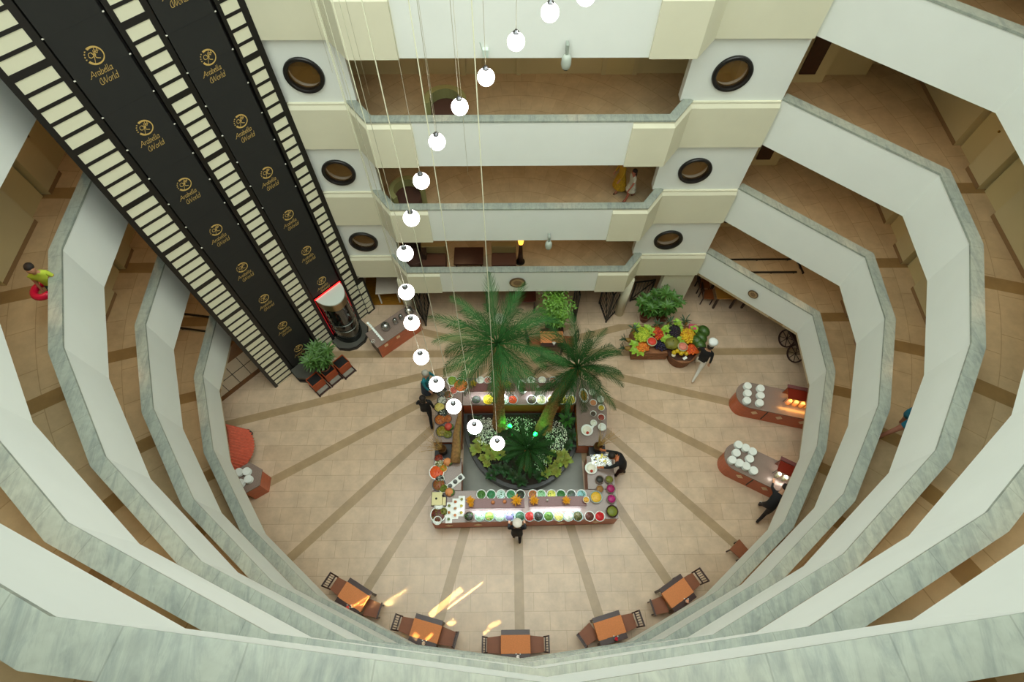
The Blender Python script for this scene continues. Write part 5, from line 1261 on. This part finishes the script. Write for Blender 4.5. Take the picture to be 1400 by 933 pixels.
def ring_part(a0, a1, m, nm, rr=.17, rt=.07):
    mb = MB(); n = 14; R = []
    for i in range(n + 1):
        a = a0 + (a1 - a0) * i / n; R.append([((rr + rt*cos(b))*cos(a), (rr + rt*cos(b))*sin(a), rt*sin(b)) for b in [2*pi*k/12 for k in range(12)]])
    mb.loft(R, smooth=True).make(nm, m, parent=r_)
ring_part(.5, 5.6, mat('red_vinyl', '#c8143c', .3), 'tube'); ring_part(5.6, 5.95, M_BLK, 'stripe'); ring_part(5.95, 6.3, M_CHINA, 'stripe'); ring_part(6.3, 6.79, M_BLK, 'stripe')
person('girl in a white dress with dark hair walking along the second facade corridor', at(864, 253, .62, 5.44), radians(200), 1.12, .22, .05, ((.4, .2), (-.3, .2)), top='#c9c8b8', bottom='#c9c8b8', shoe='#6a2c20', skin='#a8604a', hair='#241410', hairlen=.16, sleeve='short', legs='bare', skirt=('#c4c2b0', .62, .25))
person('woman in a loose yellow and orange dress on the second facade corridor', at(850, 241, .66, 5.44), radians(200), 1.22, .15, .05, ((.3, .3), (.2, .2)), top='#b8901c', bottom='#b8901c', shoe='#5a3c20', skin='#a8705a', hair='#3a1418', hairlen=.12, legs='bare', skirt=('#b08a14', .35, .32))
person('walker in teal shorts on the second right gallery, head hidden by the parapet above', at(1246, 571, .9, 5.44), radians(15), 1.74, .34, .1, ((.5, .4), (-.4, .3)), top='#1e5a78', bottom='#1c6a80', shoe='#1e1512', skin='#a8705a', sleeve='short', legs='short')

# ------------------------------------------------------------------ family names for repeats
GRP = {'salad_bowl': 'salad bowls of the buffet', 'condiment_bowl': 'condiment bowls on the right buffet counters', 'food_platter': 'food platters on the left buffet counter', 'buffet_counter': 'counters of the buffet ring',
 'buffet_shelf': 'raised shelves of the buffet', 'dining_chair': 'brown slat-backed dining chairs', 'dining_table': 'dark dining tables with orange runners', 'table_runner': 'orange table runners', 'flower_vase': 'small vases on the dining tables',
 'flower_arrangement': 'orange flower arrangements on the buffet shelves', 'carved_melon': 'carved melons on the buffet', 'drinks_jar': 'lit jars on the drinks counters', 'watermelon': 'striped watermelons of the fruit stand', 'pineapple': 'pineapples of the fruit stand',
 'iron_gate': 'black iron gates below the facade', 'planter_box': 'orange wooden planter boxes', 'tea_urn': 'steel urns on the sideboard', 'floor_rail': 'black rails on the first gallery', 'palm_tree': 'palms in the planter', 'tub_chair': 'curved tub chairs of the facade corridors',
 'potted_plant': 'potted dracaenas', 'serving_counter': 'rounded drinks counters', 'garden_light': 'green spotlights in the planter', 'octagonal_plinth': 'octagonal bases of the lifts', 'cheese_platter': 'white teardrop platters', 'dome_camera': 'dome cameras on the facade', 'pedestal': 'dark pedestals in the buffet gaps', 'branch_vase': 'vases of dried branches', 'carved_watermelon': 'cut watermelons on the fruit stand', 'wall_plaque': 'round wall plaques', 'lounge_sofa': 'sofas of the first facade corridor', 'drinks_shelf': 'shelves on the drinks counters'}
for o in bpy.data.objects:
    b = o.name.split('.')[0]
    if o.parent is None and b in GRP and 'group' not in o.keys() and 'category' in o.keys(): o['group'] = GRP[b]
# ------------------------------------------------------------------ camera, light, colour
cam = bpy.data.cameras.new('camera'); co = bpy.data.objects.new('camera', cam); COL.objects.link(co)
cam.sensor_fit = 'HORIZONTAL'; cam.sensor_width = 36.0; cam.lens = FPX * 36.0 / 1400.0
co.matrix_world = Matrix.Translation(CAMP) @ RC.to_4x4(); cam.clip_start = .02; cam.clip_end = 200
SC.camera = co
w = bpy.data.worlds.new('sky'); SC.world = w; w.use_nodes = True
bg = w.node_tree.nodes['Background']; bg.inputs[0].default_value = (.90, 1.0, .94, 1)
# daylight from overhead, as through the glazed roof: brightest at the zenith
wt = w.node_tree; tcw = wt.nodes.new('ShaderNodeTexCoord'); spw = wt.nodes.new('ShaderNodeSeparateXYZ'); wt.links.new(tcw.outputs['Generated'], spw.inputs[0])
mrw = wt.nodes.new('ShaderNodeMapRange'); mrw.interpolation_type = 'SMOOTHSTEP'
for i_, v_ in ((1, .30), (2, .92), (3, .0), (4, SKY)): mrw.inputs[i_].default_value = v_
wt.links.new(spw.outputs[2], mrw.inputs[0]); wt.links.new(mrw.outputs[0], bg.inputs[1])
def lamp(kind, name, loc, energy, col, size=.2, rot=None, **k):
    l = bpy.data.lights.new(name, kind); l.energy = energy; l.color = lin(col)[:3]
    if kind == 'AREA': l.size = size
    else: l.shadow_soft_size = size
    for a, b in k.items(): setattr(l, a, b)
    o = bpy.data.objects.new(name, l); COL.objects.link(o); o.location = loc
    if rot: o.rotation_euler = rot
    return o
# warm downlights in the soffits
for i, a in enumerate(range(-170, 0, 20)):
    lamp('SPOT', 'downlight', (10.2*cos(radians(a)), 9.62 + 10.2*sin(radians(a)), 2.35), GROUND_W, '#ffc37a', .08, spot_size=radians(140), spot_blend=.9)
for x, y in ((8.2, 11.6), (5.9, 12.6), (-5.5, 12.6), (-9.8, 10.5), (9.6, 9.9)):
    lamp('SPOT', 'downlight', (x, y, 2.35), GROUND_W * .8, '#ffc37a', .08, spot_size=radians(140), spot_blend=.9)
for lv in range(0, 5):
    z = RIMS[lv] - 1.0 + 2.6
    for x, y in ((7.9, 11.5), (9.7, 10.3), (-9.9, 10.0), (1.6, 12.6), (-1.9, 12.6), (10.1, 6.5), (-10.1, 6.5), (0, -.9), (6.2, .9), (-6.2, .9)):
        lamp('SPOT', 'downlight', (x, y, z), CORR_W, '#ffcf98', .06, spot_size=radians(120), spot_blend=.8)
# added area lamps standing in for roof-gap sunlight on the floor near the front tables
for (a, b, wd, pw) in (((500, 843), (556, 806), .05, 1), ((512, 842), (541, 820), .10, 1), ((588, 842), (631, 806), .16, 1.0), ((612, 832), (660, 797), .05, 1), ((551, 872), (558, 864), .13, 1), ((583, 885), (588, 878), .16, 1), ((599, 886), (608, 878), .08, 1), ((612, 856), (622, 849), .14, 1), ((668, 858), (684, 850), .12, .6), ((661, 867), (669, 862), .08, .6)):
    p = W(a[0], a[1], 0); q = W(b[0], b[1], 0); m = (p + q) / 2; d = q - p
    sd = Vector((-.35, .25, 1)).normalized()
    o = lamp('AREA', 'sun_stand_in', m + sd * 1.9, 1, '#ffd890', max(d.length, .05)); o.data.shape = 'RECTANGLE'; o.data.size_y = wd; o.data.spread = radians(.5)
    o.data.energy = 14 * pw * max(d.length, .1) * (wd + .05) / .05 * .024
    zax = sd; xax = (d - zax * d.dot(zax)).normalized(); yax = zax.cross(xax)
    o.matrix_world = Matrix(((xax.x, yax.x, zax.x, o.location.x), (xax.y, yax.y, zax.y, o.location.y), (xax.z, yax.z, zax.z, o.location.z), (0, 0, 0, 1)))
vs = SC.view_settings; vs.view_transform = 'Standard'; vs.look = 'None'; vs.gamma = 1.0; vs.use_curve_mapping = False; vs.exposure = EXPO
SC.display_settings.display_device = 'sRGB'
SC.cycles.max_bounces = 8; SC.cycles.diffuse_bounces = 5
SC.cycles.use_denoising = True
